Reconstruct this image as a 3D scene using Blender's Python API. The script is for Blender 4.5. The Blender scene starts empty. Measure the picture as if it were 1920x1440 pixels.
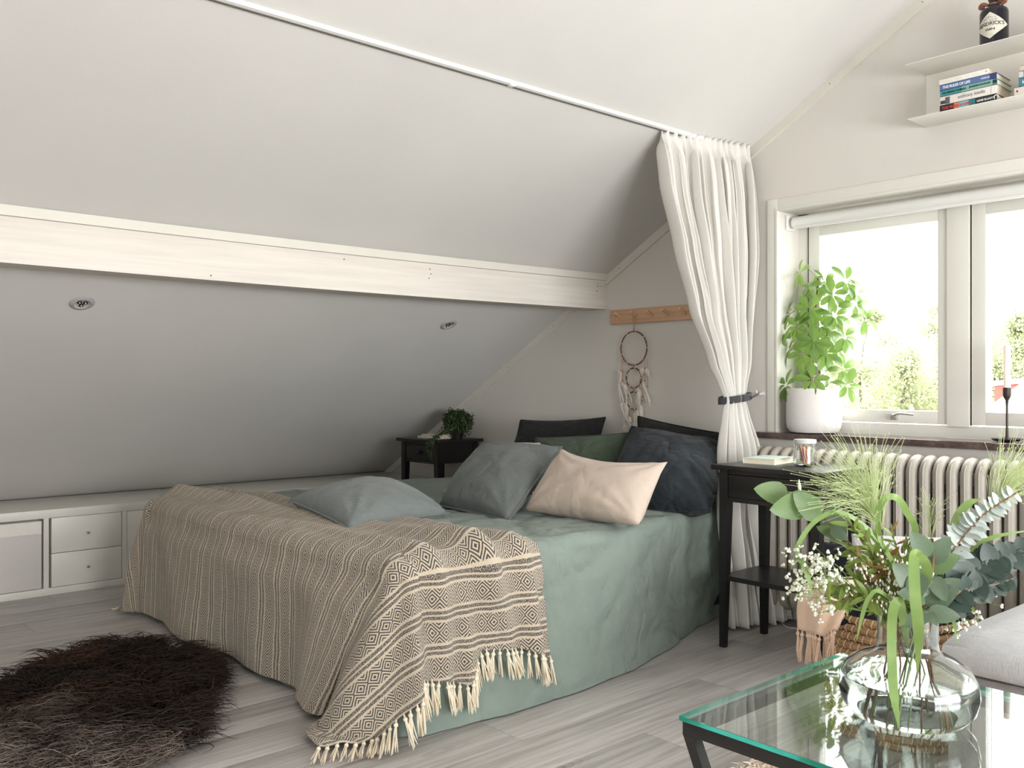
import bpy, bmesh, math, random
import numpy as np
from mathutils import Vector, Matrix, noise
PI = math.pi
rnd = random.Random(7)
scene = bpy.context.scene
COL = scene.collection

# ------------------------------------------------------------------ camera
F_PX = 1714.0; HOR = 717.0; YAW = math.radians(48.2); CAM = Vector((0, -3.48, 1.0))
FW = Vector((-math.sin(YAW), math.cos(YAW), 0)); RT = Vector((math.cos(YAW), math.sin(YAW), 0))
cd = bpy.data.cameras.new('camera'); cam = bpy.data.objects.new('camera', cd); COL.objects.link(cam)
cam.location = CAM; cam.rotation_euler = (PI/2, 0, YAW)
cd.sensor_width = 36; cd.lens = 36*F_PX/1920; cd.shift_y = (HOR-720)/1920; cd.clip_start = .05; cd.clip_end = 300
scene.camera = cam

# ------------------------------------------------------------------ sky and exposure
world = bpy.data.worlds.new('sky'); scene.world = world; world.use_nodes = True
nt = world.node_tree; nt.nodes.clear()
out = nt.nodes.new('ShaderNodeOutputWorld'); bg = nt.nodes.new('ShaderNodeBackground')
tc = nt.nodes.new('ShaderNodeTexCoord'); sx = nt.nodes.new('ShaderNodeSeparateXYZ'); ramp = nt.nodes.new('ShaderNodeMapRange')
nt.links.new(tc.outputs['Generated'], sx.inputs[0]); nt.links.new(sx.outputs['Z'], ramp.inputs['Value'])
ramp.inputs['From Min'].default_value = 0.0; ramp.inputs['From Max'].default_value = 1.0
ramp.inputs['To Min'].default_value = 2.6; ramp.inputs['To Max'].default_value = 7.8     # overcast sky: zenith three times the horizon
nt.links.new(ramp.outputs[0], bg.inputs['Strength']); bg.inputs['Color'].default_value = (1, 1, .992, 1)
nt.links.new(bg.outputs[0], out.inputs[0])
scene.view_settings.view_transform = 'Standard'; scene.view_settings.look = 'None'
scene.view_settings.gamma = 1; scene.view_settings.use_curve_mapping = False
scene.view_settings.exposure = 1.34
cy = scene.cycles
cy.use_denoising = True; cy.max_bounces = 14; cy.diffuse_bounces = 8; cy.glossy_bounces = 6
cy.transmission_bounces = 14; cy.transparent_max_bounces = 24; cy.sample_clamp_indirect = 6; cy.use_light_tree = True

def area(name, loc, rot, sx_, sy_, power, color=(1, 1, 1), portal=False):
    l = bpy.data.lights.new(name, 'AREA'); l.shape = 'RECTANGLE'; l.size = sx_; l.size_y = sy_; l.energy = power; l.color = color
    if portal: l.cycles.is_portal = True
    o = bpy.data.objects.new(name, l); COL.objects.link(o); o.location = loc; o.rotation_euler = rot; return o
WL, WR, WB, WT = -2.169, -.775, .785, 1.737           # opening of the gable window
RX, FY = 2.4, -5.4                                     # right wall, front wall (both behind the camera)
area('portal_gable', ((WL+WR)/2, .26, (WB+WT)/2), (-PI/2, 0, 0), WR-WL, WT-WB, 1, portal=True)
area('portal_front', (.85, FY-.02, 1.25), (PI/2, 0, 0), 1.3, 1.8, 1, portal=True)
area('portal_right', (RX+.02, -2.0, 1.0), (0, PI/2, 0), 1.2, 2.8, 1, portal=True)
area('daylight_right', (RX+.06, -2.0, 1.0), (0, PI/2, 0), 1.15, 2.7, 64, (1, .995, .985))

# ------------------------------------------------------------------ helpers
def A(u, v, d):      # point seen at (u, v) in the 1920x1440 frame, d metres deep
    return CAM + FW*d + RT*((u-960)/F_PX*d) + Vector((0, 0, -(v-HOR)/F_PX*d))
def CZ(x): return 1.554 + .57*(x+3.143)                # height of the sloping ceiling
def sm(a, b, x):
    t = min(1, max(0, (x-a)/(b-a))); return t*t*(3-2*t)
def nz(x, y, z=0., s=1.): return noise.noise(Vector((x*s, y*s, z*s)))

class X:             # tiny expression helper for shader maths
    def __init__(s, nt, k): s.nt = nt; s.k = k
    def _m(s, op, o=None, c=None):
        n = s.nt.nodes.new('ShaderNodeMath'); n.operation = op
        for i, q in enumerate((s, o, c)):
            if q is None: continue
            if isinstance(q, X): s.nt.links.new(q.k, n.inputs[i])
            else: n.inputs[i].default_value = q
        return X(s.nt, n.outputs[0])
    def __add__(s, o): return s._m('ADD', o)
    def __sub__(s, o): return s._m('SUBTRACT', o)
    def __mul__(s, o): return s._m('MULTIPLY', o)
    def __truediv__(s, o): return s._m('DIVIDE', o)
    def fract(s): return s._m('FRACT')
    def abs(s): return s._m('ABSOLUTE')
    def lt(s, o): return s._m('LESS_THAN', o)
    def gt(s, o): return s._m('GREATER_THAN', o)
    def mx(s, o): return s._m('MAXIMUM', o)
    def mn(s, o): return s._m('MINIMUM', o)
    def floor(s): return s._m('FLOOR')

class Mat:
    def __init__(s, name):
        s.m = bpy.data.materials.new(name); s.m.use_nodes = True; s.nt = s.m.node_tree; s.b = s.nt.nodes['Principled BSDF']
        s.out = s.nt.nodes['Material Output']; s.tc = s.nt.nodes.new('ShaderNodeTexCoord'); s.bh = None
    def n(s, t): return s.nt.nodes.new(t)
    def l(s, a, b): s.nt.links.new(a, b)
    def coord(s, which='Object', scale=(1, 1, 1), rnd_off=False):
        mp = s.n('ShaderNodeMapping'); s.l(s.tc.outputs[which], mp.inputs[0]); mp.inputs['Scale'].default_value = scale
        if rnd_off:
            oi = s.n('ShaderNodeObjectInfo'); cx = s.n('ShaderNodeCombineXYZ'); mu = s.n('ShaderNodeMath'); mu.operation = 'MULTIPLY'; mu.inputs[1].default_value = 37
            s.l(oi.outputs['Random'], mu.inputs[0]); s.l(mu.outputs[0], cx.inputs[0]); s.l(mu.outputs[0], cx.inputs[1]); s.l(cx.outputs[0], mp.inputs['Location'])
        return mp.outputs[0]
    def noise(s, scale=5, detail=4, rough=.55, co=None, dist=0, fac=True):
        k = s.n('ShaderNodeTexNoise'); k.inputs['Scale'].default_value = scale; k.inputs['Detail'].default_value = detail
        k.inputs['Roughness'].default_value = rough; k.inputs['Distortion'].default_value = dist
        s.l(co or s.coord(), k.inputs['Vector']); return k.outputs[0]
    def ramp(s, fac, *stops):
        r = s.n('ShaderNodeValToRGB'); s.l(fac, r.inputs[0]); e = r.color_ramp.elements
        while len(e) < len(stops): e.new(.5)
        for q, (p, c) in zip(e, stops):
            q.position = p; q.color = (*c, 1) if len(c) == 3 else c
        return r.outputs[0]
    def mix(s, fac, a, b, mode='MIX'):
        k = s.n('ShaderNodeMix'); k.data_type = 'RGBA'; k.blend_type = mode
        for i, q in ((0, fac), (6, a), (7, b)):
            if isinstance(q, (int, float)): k.inputs[i].default_value = q
            elif isinstance(q, tuple): k.inputs[i].default_value = (*q, 1)
            else: s.l(q.k if isinstance(q, X) else q, k.inputs[i])
        return k.outputs[2]
    def bump(s, h, strength=.3, dist=.01):
        k = s.n('ShaderNodeBump'); k.inputs['Strength'].default_value = strength; k.inputs['Distance'].default_value = dist
        s.l(h.k if isinstance(h, X) else h, k.inputs['Height'])
        if s.bh: s.l(s.bh, k.inputs['Normal'])
        s.bh = k.outputs[0]; s.l(s.bh, s.b.inputs['Normal']); return s
    def set(s, col=None, rough=None, **kw):
        if col is not None:
            if isinstance(col, tuple): s.b.inputs['Base Color'].default_value = (*col, 1)
            else: s.l(col, s.b.inputs['Base Color'])
        if rough is not None: s.b.inputs['Roughness'].default_value = rough
        for k, v in kw.items(): s.b.inputs[k.replace('_', ' ')].default_value = v
        return s

def simple(name, col, rough=.6, var=.06, scale=14, bump=0, bscale=120, **kw):
    m = Mat(name); a = tuple(c*(1-var) for c in col); b = tuple(min(1, c*(1+var)) for c in col)
    m.set(m.ramp(m.noise(scale, 5), (.3, a), (.7, b)), rough, **kw)
    if bump: m.bump(m.noise(bscale, 3), bump, .004)
    return m.m
def fabric(name, col, weave=700, var=.1, rough=.9, sheen=.3, crease=.0, cscale=7, wstr=.25):
    m = Mat(name); co = m.coord()
    a = tuple(c*(1-var) for c in col); b = tuple(min(1, c*(1+var)) for c in col)
    base = m.ramp(m.noise(9, 6, .7, co), (.3, a), (.72, b))
    th = m.noise(1.0, 2, .5, m.coord('Object', (weave*.9, weave*.9, weave*.12))); th2 = m.noise(1.0, 2, .5, m.coord('Object', (weave*.12, weave*.12, weave*.9)))
    thr = (X(m.nt, th) + X(m.nt, th2))*.5
    m.set(m.mix(.35, base, m.ramp(thr.k, (.38, a), (.62, b))), rough)
    m.b.inputs['Sheen Weight'].default_value = sheen; m.b.inputs['Sheen Roughness'].default_value = .5
    m.bump(thr, wstr, .002)
    if crease:
        mx = m.n('ShaderNodeMix'); mx.data_type = 'VECTOR'; nn = m.n('ShaderNodeTexNoise'); nn.inputs['Scale'].default_value = cscale*.8; nn.inputs['Detail'].default_value = 3; m.l(co, nn.inputs['Vector'])
        mx.inputs[0].default_value = .16; m.l(co, mx.inputs[4]); m.l(nn.outputs[1], mx.inputs[5])
        hs = None
        for sc_, w_, st_ in ((cscale*.55, 1.0, 9), (cscale*1.3, .55, 8), (cscale*2.9, .22, 7)):
            q = ((X(m.nt, m.noise(sc_, 1.5, .5, mx.outputs[1], .5))-.5).abs()*st_).mn(1.0)*w_; hs = q if hs is None else hs+q
        vo = m.n('ShaderNodeTexVoronoi'); vo.feature = 'SMOOTH_F1'; vo.inputs['Scale'].default_value = cscale; vo.inputs['Smoothness'].default_value = .3; m.l(mx.outputs[1], vo.inputs['Vector'])
        hs = hs + X(m.nt, vo.outputs['Distance'])*.6
        m.bump(hs, min(1, crease), .022)
    return m.m

M = {}
M['wall'] = simple('wall_paint', (.64, .612, .575), .75, .02, 3, .12, 260)
M['ceiling'] = simple('ceiling_paint', (.63, .618, .60), .8, .025, 2, .10, 200)
M['trim'] = simple('trim_paint', (.66, .64, .58), .5, .02, 8, .06, 90)
M['winframe'] = simple('window_paint', (.70, .69, .64), .4, .015, 8)
M['whitemetal'] = simple('white_metal', (.74, .74, .72), .35, .01, 6)
M['laminate'] = simple('white_laminate', (.66, .65, .605), .4, .01, 5)
M['lamdark'] = simple('shadow_gap', (.10, .09, .08), .8)
M['boxcloth'] = fabric('storage_box_cloth', (.60, .57, .56), 900, .05)
M['chrome'] = simple('brushed_steel', (.62, .62, .62), .28, .03, 40, Metallic=1.0)
M['blackmetal'] = simple('black_metal', (.018, .017, .017), .45, .2, 60, .2, 300)
M['brownmetal'] = simple('dark_brown_metal', (.05, .035, .032), .45, .1, 40, Metallic=.4)
M['wax'] = simple('candle_wax', (.88, .84, .76), .45, .01, 20, Subsurface_Weight=.2)
M['cream'] = fabric('cream_cotton', (.80, .71, .56), 500, .08)
M['peach'] = fabric('peach_wool', (.72, .53, .40), 500, .08)
M['soil'] = simple('potting_soil', (.05, .035, .025), .95, .3, 80, .6, 150)
M['ceramic'] = simple('white_ceramic', (.66, .64, .63), .55, .02, 60, .12, 180)
M['stem'] = simple('green_stem', (.22, .30, .10), .6, .2, 40)
M['bark'] = simple('brown_bark', (.16, .09, .05), .8, .3, 60, .4, 120)
M['pegwood'] = None
M['sage'] = fabric('sage_linen', (.190, .238, .208), 800, .08, .85, .12, .42, 4.2)
M['slate'] = fabric('slate_linen', (.110, .125, .121), 500, .12, .8, .15, .2, 7, .5)
M['slatelight'] = fabric('grey_linen', (.16, .182, .18), 500, .12, .78, .15, .2, 6, .5)
M['beige'] = fabric('beige_linen', (.52, .432, .365), 700, .07, .9, .1, .16, 5)
M['forest'] = fabric('forest_linen', (.055, .08, .053), 800, .1, .9, .08, .3, 7)
M['charcoal'] = fabric('charcoal_linen', (.010, .0115, .012), 800, .2, .95, .03, .4, 7)
M['navy'] = fabric('blue_black_linen', (.012, .018, .024), 800, .22, .9, .06, .5, 6)
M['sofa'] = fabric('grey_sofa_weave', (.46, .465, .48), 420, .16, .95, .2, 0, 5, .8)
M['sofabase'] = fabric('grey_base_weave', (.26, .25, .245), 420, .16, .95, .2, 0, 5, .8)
M['fluff'] = fabric('pale_grey_boucle', (.72, .72, .74), 200, .12, .95, .3, .4, 40, .9)
M['blanket'] = fabric('navy_wool', (.018, .021, .032), 300, .2, .95, .05, .3, 20, .6)

def wood(name, c1, c2, c3, scale=1., axis=1, rough=.5, rand=True, knots=True, val=.1, bs=.15):
    m = Mat(name)
    sc = [16*scale]*3; sc[axis] = 1.1*scale
    co = m.coord('Object', tuple(sc), rand)
    g = m.noise(1.0, 9, .68, co, .7)
    sc2 = [60*scale]*3; sc2[axis] = 2.2*scale
    fine = m.noise(1.0, 4, .6, m.coord('Object', tuple(sc2), rand))
    base = m.ramp(g, (.28, c1), (.5, c2), (.74, c3))
    col = m.mix(.5, base, m.ramp(fine, (.38, c1), (.62, c3)))
    if knots:
        sk = [4.2*scale]*3; sk[axis] = 1.25*scale; sk[2] = .01
        w = m.n('ShaderNodeTexVoronoi'); w.inputs['Scale'].default_value = 1; m.l(m.coord('Object', tuple(sk), rand), w.inputs['Vector'])
        k = m.ramp(w.outputs['Distance'], (.03, (.8, .8, .8)), (.09, (.30, .30, .30)), (.20, (0, 0, 0)))
        ringf = (X(m.nt, w.outputs['Distance'])*26.0 + X(m.nt, g)*1.5).fract()
        ring = m.mix(ringf.lt(.4), col, tuple(q*.62 for q in c1))
        col = m.mix(k, col, ring)
    if rand:
        oi = m.n('ShaderNodeObjectInfo'); hs = m.n('ShaderNodeHueSaturation'); mr = m.n('ShaderNodeMapRange')
        m.l(oi.outputs['Random'], mr.inputs[0]); mr.inputs['To Min'].default_value = 1-val; mr.inputs['To Max'].default_value = 1+val
        m.l(mr.outputs[0], hs.inputs['Value']); m.l(col, hs.inputs['Color']); col = hs.outputs[0]
    m.set(col, rough); m.bump(fine, bs, .002)
    return m.m
M['plank'] = wood('greyed_oak_plank', (.27, .25, .235), (.44, .42, .405), (.52, .50, .485), 1, 1, .42, True, True, .07, .2)
M['pegwood'] = wood('birch_wood', (.50, .29, .17), (.60, .37, .23), (.68, .44, .28), 1, 0, .5, False, False)
M['pegwoodl'] = wood('pale_birch_peg', (.62, .40, .25), (.70, .47, .31), (.76, .54, .36), 2, 1, .5, False, False)
M['beam'] = wood('whitewashed_beam', (.60, .57, .53), (.70, .655, .60), (.74, .70, .65), .8, 1, .6, False, False, bs=.35)
M['blackwood'] = wood('black_brown_wood', (.005, .0045, .005), (.009, .008, .008), (.014, .012, .012), 1, 0, .36, False, False, bs=.1)
def sillmat():
    m = Mat('polished_brown_stone')
    v = m.ramp(m.noise(160, 4, .7), (.40, (.05, .032, .028)), (.60, (.12, .085, .078)), (.72, (.30, .25, .23)))
    m.set(m.mix(.5, v, m.ramp(m.noise(25, 5), (.4, (.05, .03, .028)), (.65, (.13, .09, .08)))), .16); return m.m
M['sill'] = sillmat()
def radmat():
    m = Mat('old_cream_radiator_paint')
    m.set(m.ramp(m.noise(30, 5, .7), (.3, (.38, .35, .305)), (.7, (.44, .41, .36))), .45); m.bump(m.noise(45, 4), .25, .003); return m.m
M['radiator'] = radmat()
def glassmat(name, col=(1, 1, 1), rough=0, ior=1.5, dens=0, vcol=(.3, .9, .7)):
    m = Mat(name); nt = m.nt; nt.nodes.remove(m.b)
    g = m.n('ShaderNodeBsdfGlass'); g.inputs['Color'].default_value = (*col, 1); g.inputs['Roughness'].default_value = rough; g.inputs['IOR'].default_value = ior
    m.l(g.outputs[0], m.out.inputs['Surface'])
    if dens:
        va = m.n('ShaderNodeVolumeAbsorption'); va.inputs['Color'].default_value = (*vcol, 1); va.inputs['Density'].default_value = dens
        m.l(va.outputs[0], m.out.inputs['Volume'])
    return m.m
M['glass'] = glassmat('clear_glass', (.97, .985, .98), 0, 1.45)
M['tableglass'] = glassmat('green_edged_plate_glass', (.98, .995, .99), 0, 1.52, 4, (.10, .94, .78))
M['water'] = glassmat('water', (.96, .985, .975), 0, 1.33)
M['glassedge'] = Mat('emerald_glass_edge').set((.01, .30, .22), .12, Transmission_Weight=.35, IOR=1.5).m
def panemat():
    m = Mat('window_pane_glass'); nt = m.nt; nt.nodes.remove(m.b)
    t = m.n('ShaderNodeBsdfTransparent'); t.inputs[0].default_value = (.93, .95, .94, 1); g = m.n('ShaderNodeBsdfGlossy'); g.inputs['Roughness'].default_value = .02
    f = m.n('ShaderNodeFresnel'); gg = m.n('ShaderNodeNewGeometry'); ie = X(m.nt, gg.outputs['Backfacing'])*(1/1.5-1.5) + 1.5; m.l(ie.k, f.inputs[0]); mx = m.n('ShaderNodeMixShader')
    m.l(f.outputs[0], mx.inputs[0]); m.l(t.outputs[0], mx.inputs[1]); m.l(g.outputs[0], mx.inputs[2]); m.l(mx.outputs[0], m.out.inputs[0]); return m.m
M['pane'] = panemat()
M['tabletop'] = panemat()
for q in M['tabletop'].node_tree.nodes:
    if q.type == 'BSDF_TRANSPARENT': q.inputs[0].default_value = (.92, .965, .95, 1)
M['tabletop'].name = 'clear_table_glass'
def leafmat(name, c1, c2, rough=.42, trans=.45, tcol=None, scale=30, rand=True):
    m = Mat(name); col = m.ramp(m.noise(scale, 3, .6, m.coord('Object', (1, 1, 1), rand)), (.3, c1), (.7, c2)); m.set(col, rough)
    t = m.n('ShaderNodeBsdfTranslucent'); tcol = tcol or tuple(min(1, q*1.9) for q in c2); t.inputs[0].default_value = (*tcol, 1)
    mx = m.n('ShaderNodeMixShader'); mx.inputs[0].default_value = trans
    m.l(m.b.outputs[0], mx.inputs[1]); m.l(t.outputs[0], mx.inputs[2]); m.l(mx.outputs[0], m.out.inputs[0]); return m.m
M['schef'] = leafmat('umbrella_plant_leaf', (.055, .12, .028), (.12, .22, .05), .3, .36, (.30, .46, .09))
M['euca'] = leafmat('eucalyptus_leaf', (.11, .19, .075), (.18, .27, .125), .45, .28, (.28, .40, .14))
M['eucagrey'] = leafmat('grey_green_leaf', (.06, .10, .06), (.115, .16, .105), .5, .2, (.25, .34, .16))
M['eucadark'] = leafmat('blue_green_leaf', (.013, .030, .023), (.030, .053, .042), .5, .1)
M['eucasilver'] = leafmat('silver_leaf', (.26, .31, .29), (.50, .55, .53), .3, .15, (.6, .65, .6))
M['grassblade'] = leafmat('grass_blade', (.15, .25, .07), (.24, .36, .11), .4, .35, (.36, .50, .17))
M['plume'] = leafmat('pale_grass', (.50, .58, .33), (.66, .72, .46), .6, .4, (.75, .82, .5))
M['olive'] = leafmat('olive_leaf', (.10, .15, .03), (.18, .25, .05), .5, .35, (.35, .45, .1))
M['rust'] = leafmat('rusty_leaf', (.16, .09, .03), (.26, .14, .04), .5, .3, (.4, .22, .06))
M['blossom'] = leafmat('white_blossom', (.80, .80, .70), (.90, .90, .82), .7, .3, (.9, .9, .8))
M['ivy'] = leafmat('ivy_leaf', (.02, .04, .014), (.045, .075, .025), .5, .15)
M['feather'] = leafmat('white_feather', (.72, .68, .62), (.86, .83, .78), .8, .35, (.9, .87, .82), 60)
M['tree'] = leafmat('birch_foliage', (.235, .26, .145), (.35, .375, .235), .8, .5, (.40, .44, .26), .4, False)
M['treebark'] = simple('tree_bark', (.14, .12, .10), .9, .3, 3)
def curtmat():
    m = Mat('white_linen_curtain'); m.set(m.ramp(m.noise(200, 3), (.3, (.76, .745, .71)), (.7, (.83, .815, .78))), .9)
    w = m.n('ShaderNodeTexWave'); w.inputs['Scale'].default_value = 110; w.inputs['Distortion'].default_value = 3; w.bands_direction = 'Z'; m.l(m.coord(), w.inputs['Vector'])
    m.bump(w.outputs[1], .15, .001)
    t = m.n('ShaderNodeBsdfTranslucent'); t.inputs[0].default_value = (.80, .78, .73, 1); mx = m.n('ShaderNodeMixShader'); mx.inputs[0].default_value = .16
    m.l(m.b.outputs[0], mx.inputs[1]); m.l(t.outputs[0], mx.inputs[2]); m.l(mx.outputs[0], m.out.inputs[0]); return m.m
M['curtain'] = curtmat()
def throwmat():
    m = Mat('woven_diamond_throw'); nt = m.nt
    uv = m.n('ShaderNodeSeparateXYZ'); m.l(m.tc.outputs['UV'], uv.inputs[0]); wob = X(nt, m.noise(60, 2, .5, m.coord('UV')))-.5
    p = X(nt, uv.outputs[0]) + wob*.003; q = X(nt, uv.outputs[1]) + wob*.003
    W = .098                                   # one repeat: a diamond band and two dark stripes
    f = (p/W).fract()                          # 0..1 across one repeat
    alt = ((p/W).floor()*.5).fract().gt(.25)   # every other diamond band is narrower
    bp = (f-.32).abs()*W                       # distance from the centre of the diamond band
    L = .044
    dq = ((q/L).fract()-.5).abs()*L            # distance from a diamond's centre along the band
    dd = bp + dq                               # concentric diamonds
    ring = ((dd/.0105).fract()).lt(.48)
    inband = bp.lt(.0285)
    dia = inband*ring
    s1 = ((f-.74).abs()*W).lt(.0050); s2 = ((f-.90).abs()*W).lt(.0050)
    dots = ((q/.0042).fract()-.5).abs()*.0 + (X(nt, m.noise(430, 2, .5, m.coord('UV')))).lt(.56)
    st = s1.mx(s2)*dots
    pat = dia.mx(st)
    spk = X(nt, m.noise(520, 2, .6, m.coord('UV'))).lt(.68)
    pat = pat*spk.mx(.35)
    col = m.mix(pat, m.ramp(m.noise(420, 3, .6, m.coord('UV')), (.35, (.54, .455, .345)), (.65, (.72, .63, .505))), m.ramp(m.noise(300, 3, .6, m.coord('UV')), (.3, (.050, .044, .042)), (.7, (.095, .085, .080))))
    m.set(col, .95); m.b.inputs['Sheen Weight'].default_value = .2
    m.bump(m.noise(420, 3, .6, m.coord('UV')), .9, .004); m.bump(pat, .4, -.0015)
    return m.m
M['throw'] = throwmat()
def wickermat():
    m = Mat('woven_seagrass'); m.set(m.ramp(m.noise(70, 4, .6, m.coord('Object', (1, 1, 4))), (.3, (.33, .19, .085)), (.55, (.52, .33, .17)), (.75, (.66, .46, .27))), .75); m.bump(m.noise(90, 3, .6, m.coord('Object', (1, 1, 5))), .5, .004); return m.m
M['wicker'] = wickermat()
def attrmat(name, rough=.45):
    m = Mat(name); a = m.n('ShaderNodeAttribute'); a.attribute_name = 'tone'; m.set(a.outputs[0], rough); m.b.inputs['Specular IOR Level'].default_value = .25; return m.m
M['fleece'] = attrmat('sheep_fleece', .5)
M['wallrough'] = simple('outside_plaster', (.35, .35, .33), .9)

class MB:
    def __init__(s): s.v = []; s.f = []; s.uv = None
    def add(s, vs, fs):
        b = len(s.v); s.v += [tuple(q) for q in vs]; s.f += [tuple(i+b for i in f) for f in fs]; return s
    def box(s, x0, x1, y0, y1, z0, z1, bev=0):
        if bev and min(x1-x0, y1-y0, z1-z0) > 2.2*bev:
            bm = bmesh.new(); bmesh.ops.create_cube(bm, size=1)
            for q in bm.verts: q.co = Vector(((x0+x1)/2+q.co.x*(x1-x0), (y0+y1)/2+q.co.y*(y1-y0), (z0+z1)/2+q.co.z*(z1-z0)))
            bmesh.ops.bevel(bm, geom=bm.edges[:], offset=bev, segments=2, profile=.6, affect='EDGES')
            bm.verts.index_update(); s.add([q.co[:] for q in bm.verts], [[q.index for q in f.verts] for f in bm.faces]); bm.free(); return s
        vs = [(x, y, z) for z in (z0, z1) for y in (y0, y1) for x in (x0, x1)]
        return s.add(vs, [(0, 2, 3, 1), (4, 5, 7, 6), (0, 1, 5, 4), (2, 6, 7, 3), (0, 4, 6, 2), (1, 3, 7, 5)])
    def tube(s, pts, r, n=8, closed=False, cap=True, ell=1., up=None):
        pts = [Vector(p) for p in pts]; k = len(pts); R = r if isinstance(r, (list, tuple)) else [r]*k; vs = []; prev = None
        for i, p in enumerate(pts):
            a = pts[(i-1) % k] if (closed or i > 0) else p; b = pts[(i+1) % k] if (closed or i < k-1) else p
            t = (b-a); t = t.normalized() if t.length > 1e-9 else Vector((0, 0, 1))
            if prev is None:
                u = Vector(up) if up else (Vector((0, 0, 1)) if abs(t.z) < .9 else Vector((1, 0, 0)))
            else: u = prev
            u = (u - t*u.dot(t)); u = u.normalized() if u.length > 1e-6 else t.orthogonal().normalized(); w = t.cross(u); prev = u
            for j in range(n):
                an = 2*PI*j/n; vs.append(p + u*math.cos(an)*R[i] + w*math.sin(an)*R[i]*ell)
        fs = []; m = k if closed else k-1
        for i in range(m):
            for j in range(n):
                a0 = i*n+j; a1 = i*n+(j+1) % n; b0 = ((i+1) % k)*n+j; b1 = ((i+1) % k)*n+(j+1) % n; fs.append((a0, a1, b1, b0))
        if cap and not closed: fs += [tuple(range(n-1, -1, -1)), tuple((k-1)*n+j for j in range(n))]
        return s.add(vs, fs)
    def lathe(s, prof, c=(0, 0, 0), n=32, cap0=True, cap1=True):
        vs = []; fs = []; k = len(prof)
        for (r, z) in prof:
            for j in range(n): an = 2*PI*j/n; vs.append((c[0]+r*math.cos(an), c[1]+r*math.sin(an), c[2]+z))
        for i in range(k-1):
            for j in range(n): fs.append((i*n+j, i*n+(j+1) % n, (i+1)*n+(j+1) % n, (i+1)*n+j))
        if cap0: fs.append(tuple(range(n-1, -1, -1)))
        if cap1: fs.append(tuple((k-1)*n+j for j in range(n)))
        return s.add(vs, fs)
    def grid(s, fn, nu, nv, uv=None):
        vs = [fn(i/nu, j/nv) for j in range(nv+1) for i in range(nu+1)]
        fs = [(j*(nu+1)+i, j*(nu+1)+i+1, (j+1)*(nu+1)+i+1, (j+1)*(nu+1)+i) for j in range(nv) for i in range(nu)]
        return s.add(vs, fs)
    def prism(s, poly, axis, a, b):       # poly in the two other axes, extruded along axis
        n = len(poly)
        def pt(p, t):
            q = list(p); q.insert(axis, t); return q
        vs = [pt(p, a) for p in poly] + [pt(p, b) for p in poly]
        return s.add(vs, [tuple(range(n)), tuple(range(2*n-1, n-1, -1))] + [(i, i+n, (i+1) % n+n, (i+1) % n) for i in range(n)])
    def sphere(s, c, r, n=10, m=6, sc=(1, 1, 1)):
        prof = [(max(1e-4, r*math.sin(PI*i/m)), -r*math.cos(PI*i/m)) for i in range(m+1)]
        t = MB(); t.lathe(prof, (0, 0, 0), n)
        return s.add([(c[0]+v[0]*sc[0], c[1]+v[1]*sc[1], c[2]+v[2]*sc[2]) for v in t.v], t.f)

def mesh_of(name, mb, mat, smooth=True, fix=True, ang=40):
    me = bpy.data.meshes.new(name); me.from_pydata(mb.v, [], mb.f); me.update()
    if fix:
        bm = bmesh.new(); bm.from_mesh(me); bmesh.ops.recalc_face_normals(bm, faces=bm.faces); bm.to_mesh(me); bm.free()
    if smooth:
        me.polygons.foreach_set('use_smooth', [True]*len(me.polygons))
        try: me.set_sharp_from_angle(angle=math.radians(ang))
        except Exception: pass
    if mat: me.materials.append(mat)
    return me
def worldloc(o):
    v = Vector((0, 0, 0))
    while o is not None: v = v + o.location; o = o.parent
    return v
def place(name, me, parent=None, mat4=None):
    o = bpy.data.objects.new(name, me); COL.objects.link(o)
    if parent is not None: o.parent = parent
    if mat4 is not None:
        m = mat4.copy()
        if parent is not None: m.translation = m.translation - worldloc(parent)
        o.matrix_local = m
    return o
def part(name, mb, mat, parent=None, smooth=True, fix=True, ang=40):     # mb in world coordinates
    if parent is not None:
        w = worldloc(parent); mb.v = [(a-w.x, b-w.y, c-w.z) for a, b, c in mb.v]
    else: w = None
    me = mesh_of(name, mb, mat, smooth, fix, ang)
    o = bpy.data.objects.new(name, me); COL.objects.link(o)
    if parent is not None: o.parent = parent
    return o
def tag(o, label=None, cat=None, group=None, kind=None):
    if label: o['label'] = label
    if cat: o['category'] = cat
    if group: o['group'] = group
    if kind: o['kind'] = kind
    return o
def thing(name, label, cat, loc, group=None):
    o = bpy.data.objects.new(name, None); COL.objects.link(o); o.location = loc; o.empty_display_size = .05
    return tag(o, label, cat, group)
def solo(name, mb, mat, label, cat, group=None, smooth=True, fix=True):
    c = np.array(mb.v); base = Vector((float((c[:, 0].min()+c[:, 0].max())/2), float((c[:, 1].min()+c[:, 1].max())/2), float(c[:, 2].min())))
    mb.v = [(a-base.x, b-base.y, d-base.z) for a, b, d in mb.v]
    me = mesh_of(name, mb, mat, smooth, fix); o = bpy.data.objects.new(name, me); COL.objects.link(o); o.location = base
    return tag(o, label, cat, group)
def struct(name, mb, mat, parent=None, smooth=False):
    o = part(name, mb, mat, parent, smooth)
    if parent is None: o['kind'] = 'structure'
    return o
def frame_mat(p, x, z):      # matrix at p with local X along x and local Z near z
    x = Vector(x).normalized(); y = Vector(z).cross(x)
    if y.length < 1e-6: y = x.orthogonal()
    y.normalize(); z = x.cross(y); m = Matrix((x, y, z)).transposed().to_4x4(); m.translation = Vector(p); return m
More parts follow.
